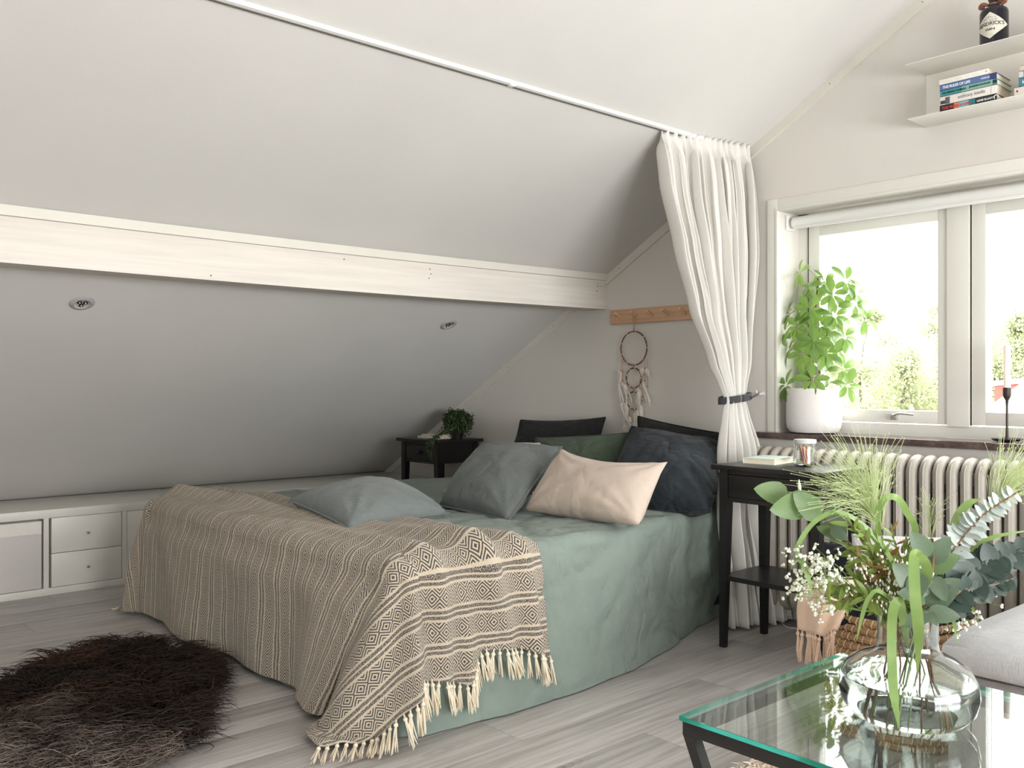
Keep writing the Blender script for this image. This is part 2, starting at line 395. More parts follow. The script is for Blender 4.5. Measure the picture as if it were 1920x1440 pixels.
def spl(pts, n=8):           # Catmull-Rom through points
    P = [Vector(p) for p in pts]; P = [P[0]*2-P[1]] + P + [P[-1]*2-P[-2]]; o = []
    for i in range(1, len(P)-2):
        for k in range(n):
            t = k/n; o.append(.5*((2*P[i]) + (P[i+1]-P[i-1])*t + (2*P[i-1]-5*P[i]+4*P[i+1]-P[i+2])*t*t + (3*P[i]-P[i-1]-3*P[i+1]+P[i+2])*t**3))
    o.append(P[-2]); return o
_fonts = {}
def text_mb(txt, size, ext=0.0004, width=None, bold=0.0):
    cu = bpy.data.curves.new('t', 'FONT'); cu.body = txt; cu.size = size; cu.extrude = ext; cu.offset = bold; cu.resolution_u = 3
    ob = bpy.data.objects.new('t', cu); COL.objects.link(ob); dg = bpy.context.evaluated_depsgraph_get(); dg.update()
    me = bpy.data.meshes.new_from_object(ob.evaluated_get(dg)); vs = [v.co[:] for v in me.vertices]; fs = [tuple(p.vertices) for p in me.polygons]
    bpy.data.objects.remove(ob); bpy.data.meshes.remove(me); bpy.data.curves.remove(cu)
    a = np.array(vs)
    if width: a[:, 0] = (a[:, 0]-a[:, 0].min())*(width/(a[:, 0].max()-a[:, 0].min()))
    mb = MB(); mb.add([tuple(q) for q in a], fs); return mb

# ================================================================== setting
# floor: planks laid one by one along the ridge direction
fl = MB(); fl.box(-5.3, RX+.1, FY-.1, .05, -.06, -.012); floor = struct('floor', fl, M['lamdark'])
PW, PL = .192, 1.29
pk = MB(); pk.box(-PW/2+.0006, PW/2-.0006, -PL/2+.0006, PL/2-.0006, -.012, 0, .0011); pkm = mesh_of('plank', pk, M['plank'], True)
nrow = int((RX+5.2)/PW)+1
for i in range(nrow):
    x = -5.15 + PW*(i+.5)
    off = [(.0, .45, .83, .22, .62)[i % 5]][0]*PL
    for k in range(6):
        y = .05 - off + PL*.55 - PL*k
        y0, y1 = y-PL/2, y+PL/2
        if y0 > -.05 or y1 < FY: continue
        if y1 > .03 or y0 < FY-.06:
            a, b = max(y0, FY-.05), min(y1, .03)
            if b-a < .03: continue
            q = MB(); q.box(-PW/2+.0006, PW/2-.0006, -(b-a)/2, (b-a)/2, -.012, 0); me = mesh_of('plank', q, M['plank'], False)
            place('plank', me, floor, Matrix.Translation((x, (a+b)/2, 0)))
        else: place('plank', pkm, floor, Matrix.Translation((x, y, 0)))
# gable wall with the window opening
g = MB(); T = .26
g.box(-5.35, WL, 0, T, -.06, 3.4); g.box(WR, RX+.3, 0, T, -.06, 3.4); g.box(WL, WR, 0, T, -.06, WB-.03); g.box(WL, WR, 0, T, WT, 3.4)
struct('wall_back', g, M['wall'])
g = MB(); g.box(-5.45, -5.168, FY, 0, -.06, .6); struct('wall_left', g, M['wall'])
g = MB(); g.box(RX, RX+.25, FY-.25, 0, -.06, .4); g.box(RX, RX+.25, FY-.25, 0, 1.6, 1.9); g.box(RX, RX+.25, -.6, 0, .4, 1.6); g.box(RX, RX+.25, FY-.25, -3.4, .4, 1.6); struct('wall_right', g, M['wall'])
g = MB(); g.box(-5.35, .2, FY-.25, FY, -.06, 3.4); g.box(1.5, RX+.3, FY-.25, FY, -.06, 3.4); g.box(.2, 1.5, FY-.25, FY, -.06, .35); g.box(.2, 1.5, FY-.25, FY, 2.15, 3.4); struct('wall_front', g, M['wall'])
# one sloping ceiling down to the low wall, the other slope behind the camera
rx = -.3; rz = CZ(rx)
g = MB(); g.prism([(-5.3, CZ(-5.3)), (rx, rz), (RX+.3, rz-.57*(RX+.3-rx)), (RX+.3, rz-.57*(RX+.3-rx)+.25), (rx, rz+.25), (-5.3, CZ(-5.3)+.25)], 1, FY-.25, T)
struct('ceiling', g, M['ceiling'])
# purlin beam and the trims above and along it
def bz(y): return -.009*math.sin(PI*min(1, max(0, -y/3.0)))
def strip(x0, x1, z0, z1, y0, y1, n=16):
    m = MB(); vs = []; fs = []
    for i in range(n+1):
        y = y0+(y1-y0)*i/n; d = bz(y); vs += [(x0, y, z0+d), (x1, y, z0+d), (x1, y, z1+d), (x0, y, z1+d)]
    for i in range(n):
        for j in range(4): fs.append((i*4+j, i*4+(j+1) % 4, (i+1)*4+(j+1) % 4, (i+1)*4+j))
    fs += [(0, 1, 2, 3), (n*4+3, n*4+2, n*4+1, n*4)]
    return m.add(vs, fs)
b = struct('beam', strip(-3.30, -3.163, 1.374, 1.519, FY, -.001), M['beam'])
h = MB()
for (y, z) in ((-.07, 1.50), (-.07, 1.488), (-.075, 1.463), (-.05, 1.52-.03), (-1.12, 1.475), (-1.125, 1.495), (-1.13, 1.455), (-2.1, 1.39), (-1.55, 1.50)):
    h.sphere((-3.163, y, z+bz(y)), .003, 6, 4, (.4, 1, 1))
part('nail_hole', h, M['blackmetal'], b)
g = strip(-3.20, -3.146, 1.5195, 1.552, FY, -.001); struct('trim_1', g, M['trim'])
def slope_trim(name, xa, xb, w=.040, top=0):
    m = MB(); m.prism([(xa, CZ(xa)-top), (xb, CZ(xb)-top), (xb, CZ(xb)-top-w*1.15), (xa, CZ(xa)-top-w*1.15)], 1, -.014, .001); o = struct(name, m, M['trim'])
    q = MB(); k = int((xb-xa)/.38)
    for i in range(k+1):
        x = xa+.1+i*.38
        if x < xb: q.sphere((x, -.0145, CZ(x)-w*.6), .0022, 6, 4)
    part('nail_head', q, M['blackmetal'], o)
slope_trim('trim_2', -5.16, -3.31); slope_trim('trim_3', -3.165, rx)
g = MB(); g.box(-5.05, -4.97, -.03, 0, .40, .47); 
g = MB(); g.box(-2.5, RX, -.014, .001, 0, .085); g.box(-2.5, RX, -.019, .001, 0, .05); struct('baseboard_back', g, M['trim'])
# ------------------------------------------------------------------ window
win = thing('window_1', 'white painted wooden window with two panes in the gable wall', None, ((WL+WR)/2, .15, WB)); win['kind'] = 'structure'
c = MB(); cw = .052
for bx in ((WL-cw, WL, -.008, .005, WB, WT+cw), (WR, WR+cw, -.008, .005, WB, WT+cw), (WL, WR, -.008, .005, WT, WT+cw)): c.box(*bx, .002)
for bx in ((WL-.009, WL+.001, -.013, .02, WB, WT+.009), (WR-.001, WR+.009, -.013, .02, WB, WT+.009), (WL, WR, -.013, .02, WT-.001, WT+.009)): c.box(*bx, .002)
part('casing', c, M['winframe'], win)
fr = MB(); y0, y1 = .155, .24
fr.box(WL, WL+.05, y0, y1, WB, WT); fr.box(WR-.05, WR, y0, y1, WB, WT); fr.box(WL, WR, y0, y1, WB, WB+.046); fr.box(WL, WR, y0, y1, WT-.05, WT)
part('frame', fr, M['winframe'], win, False)
mu = MB(); mu.box(-1.520, -1.436, .140, y1, WB+.044, WT-.045, .002); part('mullion', mu, M['winframe'], win)
gk = MB()
for x in (WL+.0515, -1.4335): gk.box(x-.001, x+.0015, .150, .158, WB+.05, WT-.05)
part('seal', gk, M['blackmetal'], win, False)
for (a, b_) in ((WL+.054, -1.521), (-1.431, WR-.052)):
    s = MB(); z0, z1 = WB+.052, WT-.048; w = .052; yy = .150
    s.box(a, a+w, yy, yy+.05, z0, z1, .003); s.box(b_-w*.72, b_, yy, yy+.05, z0, z1, .003); s.box(a+w-.001, b_-w*.72+.001, yy, yy+.05, z0, z0+.05, .003); s.box(a+w-.001, b_-w*.72+.001, yy, yy+.05, z1-.055, z1, .003)
    so = part('sash', s, M['winframe'], win)
    p = MB(); p.add([(a+w-.003, yy+.025, z0+.047), (b_-w*.72+.003, yy+.025, z0+.047), (b_-w*.72+.003, yy+.025, z1-.052), (a+w-.003, yy+.025, z1-.052)], [(0, 1, 2, 3)]); part('pane', p, M['pane'], so, False)
    hx = (a+b_)/2+.09 if a < -1.6 else (a+b_)/2
    hd = MB(); hd.box(hx-.012, hx+.014, yy-.022, yy+.001, z0+.012, z0+.036, .004); hd.tube(spl([(hx, yy-.02, z0+.030), (hx+.03, yy-.026, z0+.038), (hx+.085, yy-.022, z0+.034)], 5), [.004]*11, 8); part('handle', hd, M['chrome'], so)
    rd = MB(); rd.tube([(a+w+.010, yy+.03, z0+.05), (a+w+.010, yy+.03, z1-.055)], .0018, 6); part('rod', rd, M['whitemetal'], so)
s = MB(); s.box(-2.272, WR+.1, -.045, .0, WB-.026, WB, .003); s.box(WL+.001, WR-.001, -.01, .156, WB-.026, WB-.0002); struct('windowsill', s, M['sill'], None, True)
bl = thing('roller_blind', 'rolled up white roller blind along the top of the window', 'blind', ((WL+WR)/2, .08, 1.69))
s = MB(); prof = [(1e-4, 0), (.026, 0), (.026, WR-WL-.05), (1e-4, WR-WL-.05)]; t = MB(); t.lathe(prof, (0, 0, 0), 24, False, False)
s.add([(WL+.027+v[2], .08+v[0], 1.692+v[1]) for v in t.v], t.f); part('fabric_roll', s, M['whitemetal'], bl)
s = MB(); s.box(WL+.04, WR-.03, .055, .062, 1.661, 1.672, .001); part('bottom_bar', s, M['whitemetal'], bl)
s = MB(); s.box(WL+.002, WL+.010, .05, .115, 1.66, 1.725, .002); s.box(WL+.009, WL+.03, .078, .084, 1.68, 1.70); part('bracket', s, M['whitemetal'], bl)
# unseen openings in the other walls get real frames and panes too
for nm, (x0, x1, ya, yb, z0, z1), ax in (('window_2', (.2, 1.5, FY-.15, FY-.09, .35, 2.15), 1), ('window_3', (RX+.1, RX+.16, -3.4, -.6, .4, 1.6), 0)):
    s = MB()
    if ax == 1:
        s.box(x0, x0+.07, ya, yb, z0, z1); s.box(x1-.07, x1, ya, yb, z0, z1); s.box(.81, .89, ya, yb, z0, z1); s.box(x0, x1, ya, yb, z0, z0+.07); s.box(x0, x1, ya, yb, z1-.07, z1)
    else:
        s.box(x0, x1, ya, ya+.07, z0, z1); s.box(x0, x1, yb-.07, yb, z0, z1); s.box(x0, x1, -2.04, -1.96, z0, z1); s.box(x0, x1, ya, yb, z0, z0+.07); s.box(x0, x1, ya, yb, z1-.07, z1)
    w = struct(nm, s, M['winframe'])
    p = MB()
    if ax == 1: p.add([(x0, (ya+yb)/2, z0), (x1, (ya+yb)/2, z0), (x1, (ya+yb)/2, z1), (x0, (ya+yb)/2, z1)], [(0, 1, 2, 3)])
    else: p.add([((x0+x1)/2, ya, z0), ((x0+x1)/2, yb, z0), ((x0+x1)/2, yb, z1), ((x0+x1)/2, ya, z1)], [(0, 1, 2, 3)])
    part('pane', p, M['pane'], w, False)
# ------------------------------------------------------------------ outside: garden trees and two neighbouring houses
GZ = -5.2
m = MB(); m.box(-70, 60, .6, 130, GZ-.2, GZ); gr = struct('ground', m, simple('gravel_yard', (.24, .24, .225), .95, .2, .6))
treerng = np.random.default_rng(5)
def tree(x, y, h, w, label, seed):
    r_ = random.Random(seed); g_ = np.random.default_rng(seed); t = thing('birch_tree', label, 'tree', (x, y, GZ), 'birches outside the window')
    m = MB(); tips = []
    tr = [Vector((x+.25*math.sin(i*.9+seed)*i/8, y+.2*math.cos(i*.7+seed)*i/8, GZ+h*.95*i/8)) for i in range(9)]
    m.tube(tr, [.11*(1-i/9.5) for i in range(9)], 6)
    for k in range(22):
        i = r_.uniform(2.2, 7.9); p = tr[int(i)].lerp(tr[min(8, int(i)+1)], i % 1); a = r_.uniform(0, 2*PI); L = w*(1.05-.55*abs(i/8-.5)*2)*r_.uniform(.5, 1)*(1.15-i/8*.7)
        e = p + Vector((math.cos(a)*L, math.sin(a)*L, L*r_.uniform(.35, .9))); mid = p.lerp(e, .5) + Vector((0, 0, L*.12)); m.tube([p, mid, e], [.035, .02, .006], 4, cap=False); tips += [(mid, L*.42), (e, L*.45), (p.lerp(mid, .6), L*.3)]
    tips.append((tr[8], .6)); part('trunk', m, M['treebark'], t)
    N = 17000; idx = g_.integers(0, len(tips), N); C_ = np.array([[*tips[i][0]] for i in idx]); S_ = np.array([tips[i][1] for i in idx])[:, None]
    P = C_ + g_.normal(0, 1.0, (N, 3))*S_*np.array([1, 1, .8]) - np.array([0, 0, .12]); P[:, 2] = np.maximum(P[:, 2], GZ+.3)
    a = g_.normal(0, 1, (N, 3)); a /= np.linalg.norm(a, axis=1)[:, None]; b_ = np.cross(a, g_.normal(0, 1, (N, 3))); b_ /= np.linalg.norm(b_, axis=1)[:, None]; s_ = g_.uniform(.03, .06, (N, 1))
    V = np.stack([P-a*s_, P-b_*s_*.6, P+a*s_, P+b_*s_*.6], 1).reshape(-1, 3) - np.array([x, y, GZ])
    me = bpy.data.meshes.new('foliage'); me.from_pydata(V.tolist(), [], np.arange(4*N).reshape(-1, 4).tolist()); me.materials.append(M['tree']); place('foliage', me, t)['kind'] = 'stuff'
for i, (u, d, h, lab) in enumerate(((1560, 24, 8.0, 'birch tree just right of the potted plant'), (1628, 26, 8.7, 'tall birch tree left of the middle of the left pane'), (1690, 24, 7.5, 'lower birch tree in the middle of the left pane'), (1748, 27, 9.0, 'tall birch tree at the right side of the left pane'),
    (1800, 25, 8.1, 'birch tree behind the window mullion'), (1862, 27, 8.5, 'birch tree at the left side of the right pane'), (1922, 27, 8.8, 'birch tree behind the candle at the right edge'), (1990, 29, 8.9, 'birch tree past the right edge, beyond the houses'), (1500, 27, 8.8, 'birch tree hidden by the potted plant'), (1662, 32, 8.6, 'birch tree farther back in the left pane'), (1890, 34, 9.2, 'birch tree farthest back in the right pane'))):
    p_ = A(u, 717, d); tree(p_.x, p_.y, h, 2.5, lab, 11+i)
def house(x0, x1, y0, y1, zw, zr, wm, rm, label):
    t = thing('house', label, 'house', ((x0+x1)/2, (y0+y1)/2, GZ)); m = MB(); m.box(x0, x1, y0, y1, GZ, zw); m.prism([(x0, zw), (x1, zw), ((x0+x1)/2, zr-.004)], 1, y0+.01, y1-.01); part('wall', m, wm, t, False)
    r = MB(); c_ = (x0+x1)/2; o_ = .12; sl = (zr-zw)/((x1-x0)/2)
    r.prism([(x0-o_, zw-o_*sl), (c_, zr), (x1+o_, zw-o_*sl), (x1+o_, zw-o_*sl+.1), (c_, zr+.1), (x0-o_, zw-o_*sl+.1)], 1, y0-.02, y1+.02); part('roof', r, rm, t, False)
    w = MB(); w.box(c_-.4, c_+.4, y0-.05, y0-.01, zw-1.3, zw-.3); part('window', w, M['winframe'], t, False)
RED = simple('red_boarding', (.42, .05, .035), .8); METAL = simple('pale_metal_roof', (.46, .47, .48), .4)
house(-7.2, -3.9, 15.9, 20, .93, 1.10, RED, METAL, 'red boarded house with a pale roof seen through the right pane')
house(-5.9, -1.9, 10.8, 14.2, .12, 1.72, M['wallrough'], METAL, 'nearer house with a white metal roof behind the candle')
# ------------------------------------------------------------------ downlights, curtain track
dn = Vector((.57, 0, -1)).normalized()
def downlight(x, y, label):
    p = Vector((x, y, CZ(x))); t = thing('recessed_downlight', label, 'ceiling light', p, 'downlights in the low slope')
    e1 = Vector((0, 1, 0)); e2 = dn.cross(e1)
    def rot(mb): mb.v = [tuple(p + e1*a + e2*b + dn*c_) for a, b, c_ in mb.v]; return mb
    m = MB(); m.lathe([(.026, -.002), (.026, .004), (.030, .007), (.042, .004), (.045, .0005)], (0, 0, 0), 32, False, False); part('trim_ring', rot(m), simple('ring_metal', (.40, .38, .38), .35), t)
    m = MB(); m.lathe([(1e-4, .0012), (.024, .0012), (.0265, .003)], (0, 0, 0), 24, False, False); part('lamp_face', rot(m), simple('lamp_face', (.45, .42, .38), .4), t)
    for k in range(3):
        an = k*2*PI/3+.5; m = MB(); m.lathe([(.0085, .0020), (.0085, .005), (.0065, .005), (.006, .003), (1e-4, .003)], (.012*math.cos(an), .012*math.sin(an), 0), 14, False, False); part('lens', rot(m), M['blackmetal'], t)
        m = MB(); m.sphere((.012*math.cos(an), .012*math.sin(an), .0045), .003, 8, 5)
        part('diode', rot(m), M['whitemetal'], t)
downlight(-3.597, -2.407, 'round recessed downlight in the low slope at the far left')
downlight(-3.607, -.679, 'round recessed downlight in the low slope nearest the gable wall')
t = thing('curtain_track', 'thin white curtain track running along the sloping ceiling', 'curtain rail', (-2.335, -2.7, 2.0))
tx = -2.322; tz = CZ(tx)
m = MB(); m.prism([(tx-.0085, CZ(tx-.0085)), (tx+.0085, CZ(tx+.0085)), (tx+.0085, tz-.008), (tx-.0075, tz-.013)], 1, FY, -.003); part('rail', m, M['whitemetal'], t)
m = MB(); m.box(tx-.0065, tx-.002, FY, -.004, tz-.0150, tz-.0105); part('groove', m, M['lamdark'], t)
m = MB(); m.box(tx-.010, tx+.011, -1.42, -1.397, tz-.0155, tz+.003, .002); m.box(tx-.013, tx+.008, -1.402, -1.388, tz-.010, tz+.002, .001); part('joint', m, M['whitemetal'], t)

# ------------------------------------------------------------------ cabinets along the low wall
FX = -4.65; BXK = -5.166
def cabinet(y0, y1, label, comps):
    t = thing('cabinet', label, 'cabinet', (FX-.19, (y0+y1)/2, 0), 'white cabinets under the slope')
    b = MB(); H = .402
    b.box(BXK, FX, y0, y1, H-.040, H, .0015); b.box(BXK, FX, y0, y1, 0, .033, .0015); b.box(BXK, FX, y0, y0+.036, .033, H-.040); b.box(BXK, FX, y1-.036, y1, .033, H-.040)
    b.box(BXK, BXK+.01, y0, y1, .03, H-.02)
    for (a, c_, kind) in comps[:-1]: b.box(BXK, FX-.001, c_, c_+.022, .032, H-.039)
    part('body', b, M['laminate'], t)
    for (a, c_, kind) in comps:
        if kind == 'drawers':
            for (z0, z1) in ((.035, .192), (.195, .360)):
                m = MB(); m.box(FX-.30, FX-.003, a+.0025, c_-.0025, z0, z1, .001); d = part('drawer', m, M['laminate'], t)
                k = MB(); k.tube([(FX-.004, (a+c_)/2, (z0+z1)/2), (FX+.010, (a+c_)/2, (z0+z1)/2)], .003, 10); k.tube([(FX+.009, (a+c_)/2, (z0+z1)/2), (FX+.013, (a+c_)/2, (z0+z1)/2), (FX+.018, (a+c_)/2, (z0+z1)/2)], [.005, .0075, .006], 14); part('knob', k, M['chrome'], d)
        elif kind == 'door':
            m = MB(); m.box(FX-.018, FX-.003, a+.0025, c_-.0025, .035, .360, .001); part('door', m, M['laminate'], t)
    return t
cabinet(-3.02, -1.523, 'white low cabinet with two knobbed drawers beside a fabric box', [(-2.984, -2.63, 'open'), (-2.60, -2.262, 'open'), (-2.230, -1.905, 'drawers'), (-1.883, -1.559, 'door')])
cabinet(-1.517, -.03, 'white low cabinet behind the bed, next to the gable wall', [(-1.481, -1.16, 'door'), (-1.138, -.82, 'door'), (-.798, -.46, 'door'), (-.438, -.066, 'door')])
for (a, b_) in ((-3.02, -1.53), (-1.5, -.05)): 
    pass
g = MB(); g.box(-5.166, -5.148, -3.02, -.03, .4022, .4045, .0005); struct('gap_shadow_strip', g, M['lamdark'])  # dark strip painting the contact shadow in the gap behind the cabinet tops
t = thing('storage_box', 'pale grey fabric storage box in the open cabinet compartment', 'box', (FX-.16, -2.43, .034))
m = MB(); m.box(FX-.31, FX-.008, -2.594, -2.268, .0345, .352, .006); part('body', m, M['boxcloth'], t)
m = MB(); m.box(FX-.009, FX-.005, -2.592, -2.270, .292, .350, .002); part('rim_band', m, simple('box_rim_cloth', (.74, .71, .68), .8, .04, 60), t)
# ------------------------------------------------------------------ gable wall: peg rail, dream catcher
t = thing('peg_rail', 'light wooden peg rail mounted on the gable wall', 'coat rack', (-2.80, 0, 1.29))
m = MB(); m.box(-3.127, -2.43, -.018, 0, 1.2935, 1.3655, .002); part('board', m, M['pegwood'], t)
for x in (-3.052, -2.948, -2.850, -2.752, -2.652, -2.55):
    m = MB(); m.tube([(x, -.016, 1.322), (x, -.052, 1.340), (x, -.062, 1.345)], [.0075, .0075, .0065], 12); part('peg', m, M['pegwoodl'], t)
dx = -2.962; dy = -.026
dc = thing('dreamcatcher', 'dreamcatcher of three wrapped hoops with white feathers hanging from the peg rail', 'dreamcatcher', (dx, dy, .75))
M['wrap'] = (lambda m: (m.set(m.ramp(m.noise(160, 2, .5), (.42, (.05, .022, .014)), (.56, (.26, .11, .055)), (.7, (.45, .22, .12))), .6), m.m)[1])(Mat('wrapped_leather_hoop'))
M['cord'] = simple('tan_cord', (.42, .22, .12), .8)
M['web'] = simple('web_thread', (.70, .62, .53), .9)
rings = ((1.1685, .0835), (1.022, .0485), (.910, .043))
for (zc, r) in rings:
    m = MB(); m.tube([(dx+r*math.cos(a), dy, zc+r*math.sin(a)) for a in [2*PI*i/48 for i in range(48)]], .0036, 8, True, up=(0, 1, 0)); ho = part('hoop', m, M['wrap'], dc)
    m = MB(); cur = [Vector((dx+r*math.cos(2*PI*i/9), dy, zc+r*math.sin(2*PI*i/9))) for i in range(9)]
    for lay in range(5):
        nxt = []
        for i in range(len(cur)):
            a, b_ = cur[i], cur[(i+1) % len(cur)]; mid = (a+b_)/2; mid = mid + (Vector((dx, dy, zc))-mid)*.16; m.tube([a, mid, b_], .0006, 4, cap=False); nxt.append(mid)
        cur = nxt
    part('web', m, M['web'], ho)
    m = MB()
    for i in range(9): a = 2*PI*i/9; m.tube([(dx+(r-.0005)*math.cos(a)-.002*math.sin(a), dy, zc+(r-.0005)*math.sin(a)+.002*math.cos(a)), (dx+(r-.0005)*math.cos(a)+.002*math.sin(a), dy, zc+(r-.0005)*math.sin(a)-.002*math.cos(a))], .0046, 8)
    part('thread_ring', m, M['web'], ho)
m = MB(); m.tube([(dx, dy, 1.252), (dx+.003, dy-.004, 1.29), (dx+.009, dy-.022, 1.334), (dx+.018, dy-.018, 1.338), (dx+.016, dy-.006, 1.30), (dx, dy, 1.252)], .0011, 5); m.tube([(dx, dy, 1.085), (dx, dy, 1.07)], .0016, 5); m.tube([(dx, dy, .9735), (dx, dy, .953)], .0016, 5)
m.sphere((dx, dy, 1.263), .004); m.sphere((dx, dy, 1.078), .005); m.sphere((dx, dy, .963), .005); part('cord', m, M['cord'], dc)
def feather_mesh(L, W, seed):
    r_ = random.Random(seed); m = MB(); n = 12
    def fn(a, b_):
        z = -L*b_; w = W*math.sin(PI*min(1, b_*.93+.07))**.7*(1-.3*b_); x = (a-.5)*w; x += .004*math.sin(b_*3+seed)
        return (x + .10*L*math.sin(b_*1.6)*(1 if seed % 2 else -1), .004*math.cos((a-.5)*PI)*(-1) + .01*b_*b_, z*(1) + (abs(a-.5)*w)*.35)
    m.grid(fn, 6, n); m.tube([(0, -.0045, .006), (.05*L*(1 if seed % 2 else -1), -.005, -L*.5)], .0007, 4); return mesh_of('feather', m, M['feather'], True)
fms = [feather_mesh(.075, .024, 1), feather_mesh(.055, .02, 2), feather_mesh(.09, .018, 3), feather_mesh(.045, .026, 4)]
strands = [(-.078, 1.115, 1.06, .99), (-.068, 1.115, 1.055, 1.0), (.072, 1.115, 1.068, 1.0), (.088, 1.115, 1.068, .97), (-.046, 1.0, .965, .91), (-.036, 1.0, .94, .88), (.040, 1.02, .97, .93), (.052, 1.01, .93, .90),
           (-.042, .90, .86, .80), (-.03, .88, .83, .79), (-.016, .868, .80, .74), (0., .866, .80, .76), (.014, .868, .81, .77), (.03, .88, .85, .80), (.022, .88, .86, .85), (-.056, .98, .90, .87)]
cs = MB(); bd = MB()
for (ox, za, zb, zc) in strands:
    cs.tube([(dx+ox, dy-.002, za), (dx+ox*1.03, dy-.003, zb), (dx+ox*1.02, dy-.003, zc)], .0012, 5); bd.sphere((dx+ox*1.03, dy-.003, zb), .0046, 8, 6); bd.sphere((dx+ox*1.02, dy-.003, zc+.01), .004, 8, 6)
part('strand', cs, M['cord'], dc); part('bead', bd, M['cord'], dc)
rf = random.Random(4)
for (ox, za, zb, zc) in strands:
    for k in range(3):
        zz = (zb, zc, zc-.012)[k]; a = rf.uniform(-.45, .45)
        mt = Matrix.Translation((dx+ox+rf.uniform(-.012, .012), dy-.006-rf.uniform(0, .008), zz)) @ Matrix.Rotation(a, 4, 'Y') @ Matrix.Rotation(rf.uniform(-.5, .5), 4, 'Z') @ Matrix.Scale(rf.uniform(.75, 1.15), 4)
        place('feather', fms[rf.randrange(4)], dc, mt)
for (ox, zz, a, s_) in ((.034, .955, .16, 1.45), (.030, .862, .14, 1.2), (.045, .862, -.1, 1.2)):
    place('feather', fms[0], dc, Matrix.Translation((dx+ox, dy-.012, zz)) @ Matrix.Rotation(a, 4, 'Y') @ Matrix.Scale(s_, 4))
# ================================================================== curtain
ct = thing('curtain', 'white linen curtain gathered by a black tie beside the window', 'curtain', (-2.2, -.25, 0))
LV = [  # z, left end (x, y), right end (x, y), fold amplitude
 (2.06, (-2.335, -.585), (-2.29, -.045), .020), (2.00, (-2.335, -.60), (-2.29, -.045), .024), (1.80, (-2.33, -.575), (-2.27, -.05), .030), (1.55, (-2.32, -.50), (-2.265, -.055), .032),
 (1.30, (-2.30, -.43), (-2.265, -.07), .028), (1.08, (-2.27, -.345), (-2.26, -.09), .022), (.985, (-2.235, -.325), (-2.255, -.125), .015), (.932, (-2.215, -.315), (-2.25, -.145), .012), (.88, (-2.215, -.325), (-2.245, -.13), .015),
 (.72, (-2.205, -.36), (-2.22, -.09), .024), (.45, (-2.195, -.38), (-2.19, -.06), .030), (.20, (-2.18, -.37), (-2.13, -.055), .034), (.012, (-2.17, -.36), (-2.085, -.055), .038)]
def lvl(z):
    for a, b in zip(LV, LV[1:]):
        if z >= b[0]:
            t = (z-b[0])/(a[0]-b[0]); t = t*t*(3-2*t)*.4+t*.6
            L = lambda p, q: q+(p-q)*t
            return (L(a[1][0], b[1][0]), L(a[1][1], b[1][1])), (L(a[2][0], b[2][0]), L(a[2][1], b[2][1])), L(a[3], b[3])
    return LV[-1][1:]
def curt(s, h):
    z = 2.06 - h*(2.06-.012); l, r, am = lvl(z); NF = 13.
    ph = s*NF*2*PI + 1.7*math.sin(s*7+.5) + 1.0*math.sin(s*17+1) + nz(s*4, z*.7, 5)*2.6*min(1, max(0, 2.0-z)*1.1)
    x = l[0]+(r[0]-l[0])*s; y = l[1]+(r[1]-l[1])*s
    head = sm(1.93, 1.99, z)
    f = math.sin(ph); fa = .55+.45*math.sin(s*41+2)*(1-head); f = math.copysign(abs(f)**.8, f)*fa*(1-.45*head)
    f2 = math.sin(ph*2.3+z*1.5+s*4)*.35 + nz(s*14, z*1.6, 3)*.9
    off = am*1.35*(f + f2*(1-head)*.8)
    dxn, dyn = r[1]-l[1], -(r[0]-l[0]); L_ = math.hypot(dxn, dyn) or 1
    lat = am*.45*math.cos(ph)*(1-head)
    zz = z
    if z > 2.0: zz = min(z + .004*math.sin(s*61), CZ(-2.33)-.004+.57*(x+off*dxn/L_+2.33))
    return (x + off*dxn/L_, min(-.012, y + off*dyn/L_ + lat), zz)
m = MB(); m.grid(curt, 300, 90); cp = part('cloth', m, M['curtain'], ct, True, False, 180)
so = cp.modifiers.new('thick', 'SOLIDIFY'); so.thickness = .0015
m = MB()
def band(s, h): 
    z = .948-h*.030; a = 2*PI*s; cx_, cy_ = -2.232, -.23
    return (cx_+.034*math.cos(a)+.0, cy_+.112*math.sin(a), z + .010*math.sin(a))
m.grid(band, 40, 3); tb = part('tie_band', m, M['blackmetal'], ct); so = tb.modifiers.new('t', 'SOLIDIFY'); so.thickness = .004; tb.data.materials.clear(); tb.data.materials.append(fabric('black_tie_cloth', (.02, .02, .024), 600, .3))
m = MB(); m.tube(spl([(-2.20, -.16, .935), (-2.215, -.10, .945), (-2.245, -.035, .950)], 5), .0052, 8, ell=.4); part('tie_strap', m, tb.data.materials[0], ct)
m = MB(); m.tube([(-2.247, 0, .951), (-2.247, -.010, .951)], .009, 16); m.tube(spl([(-2.247, -.01, .951), (-2.247, -.045, .949), (-2.247, -.05, .965)], 5), .004, 8)
solo('wall_hook', m, M['whitemetal'], 'small white wall hook holding the curtain tie', 'hook')

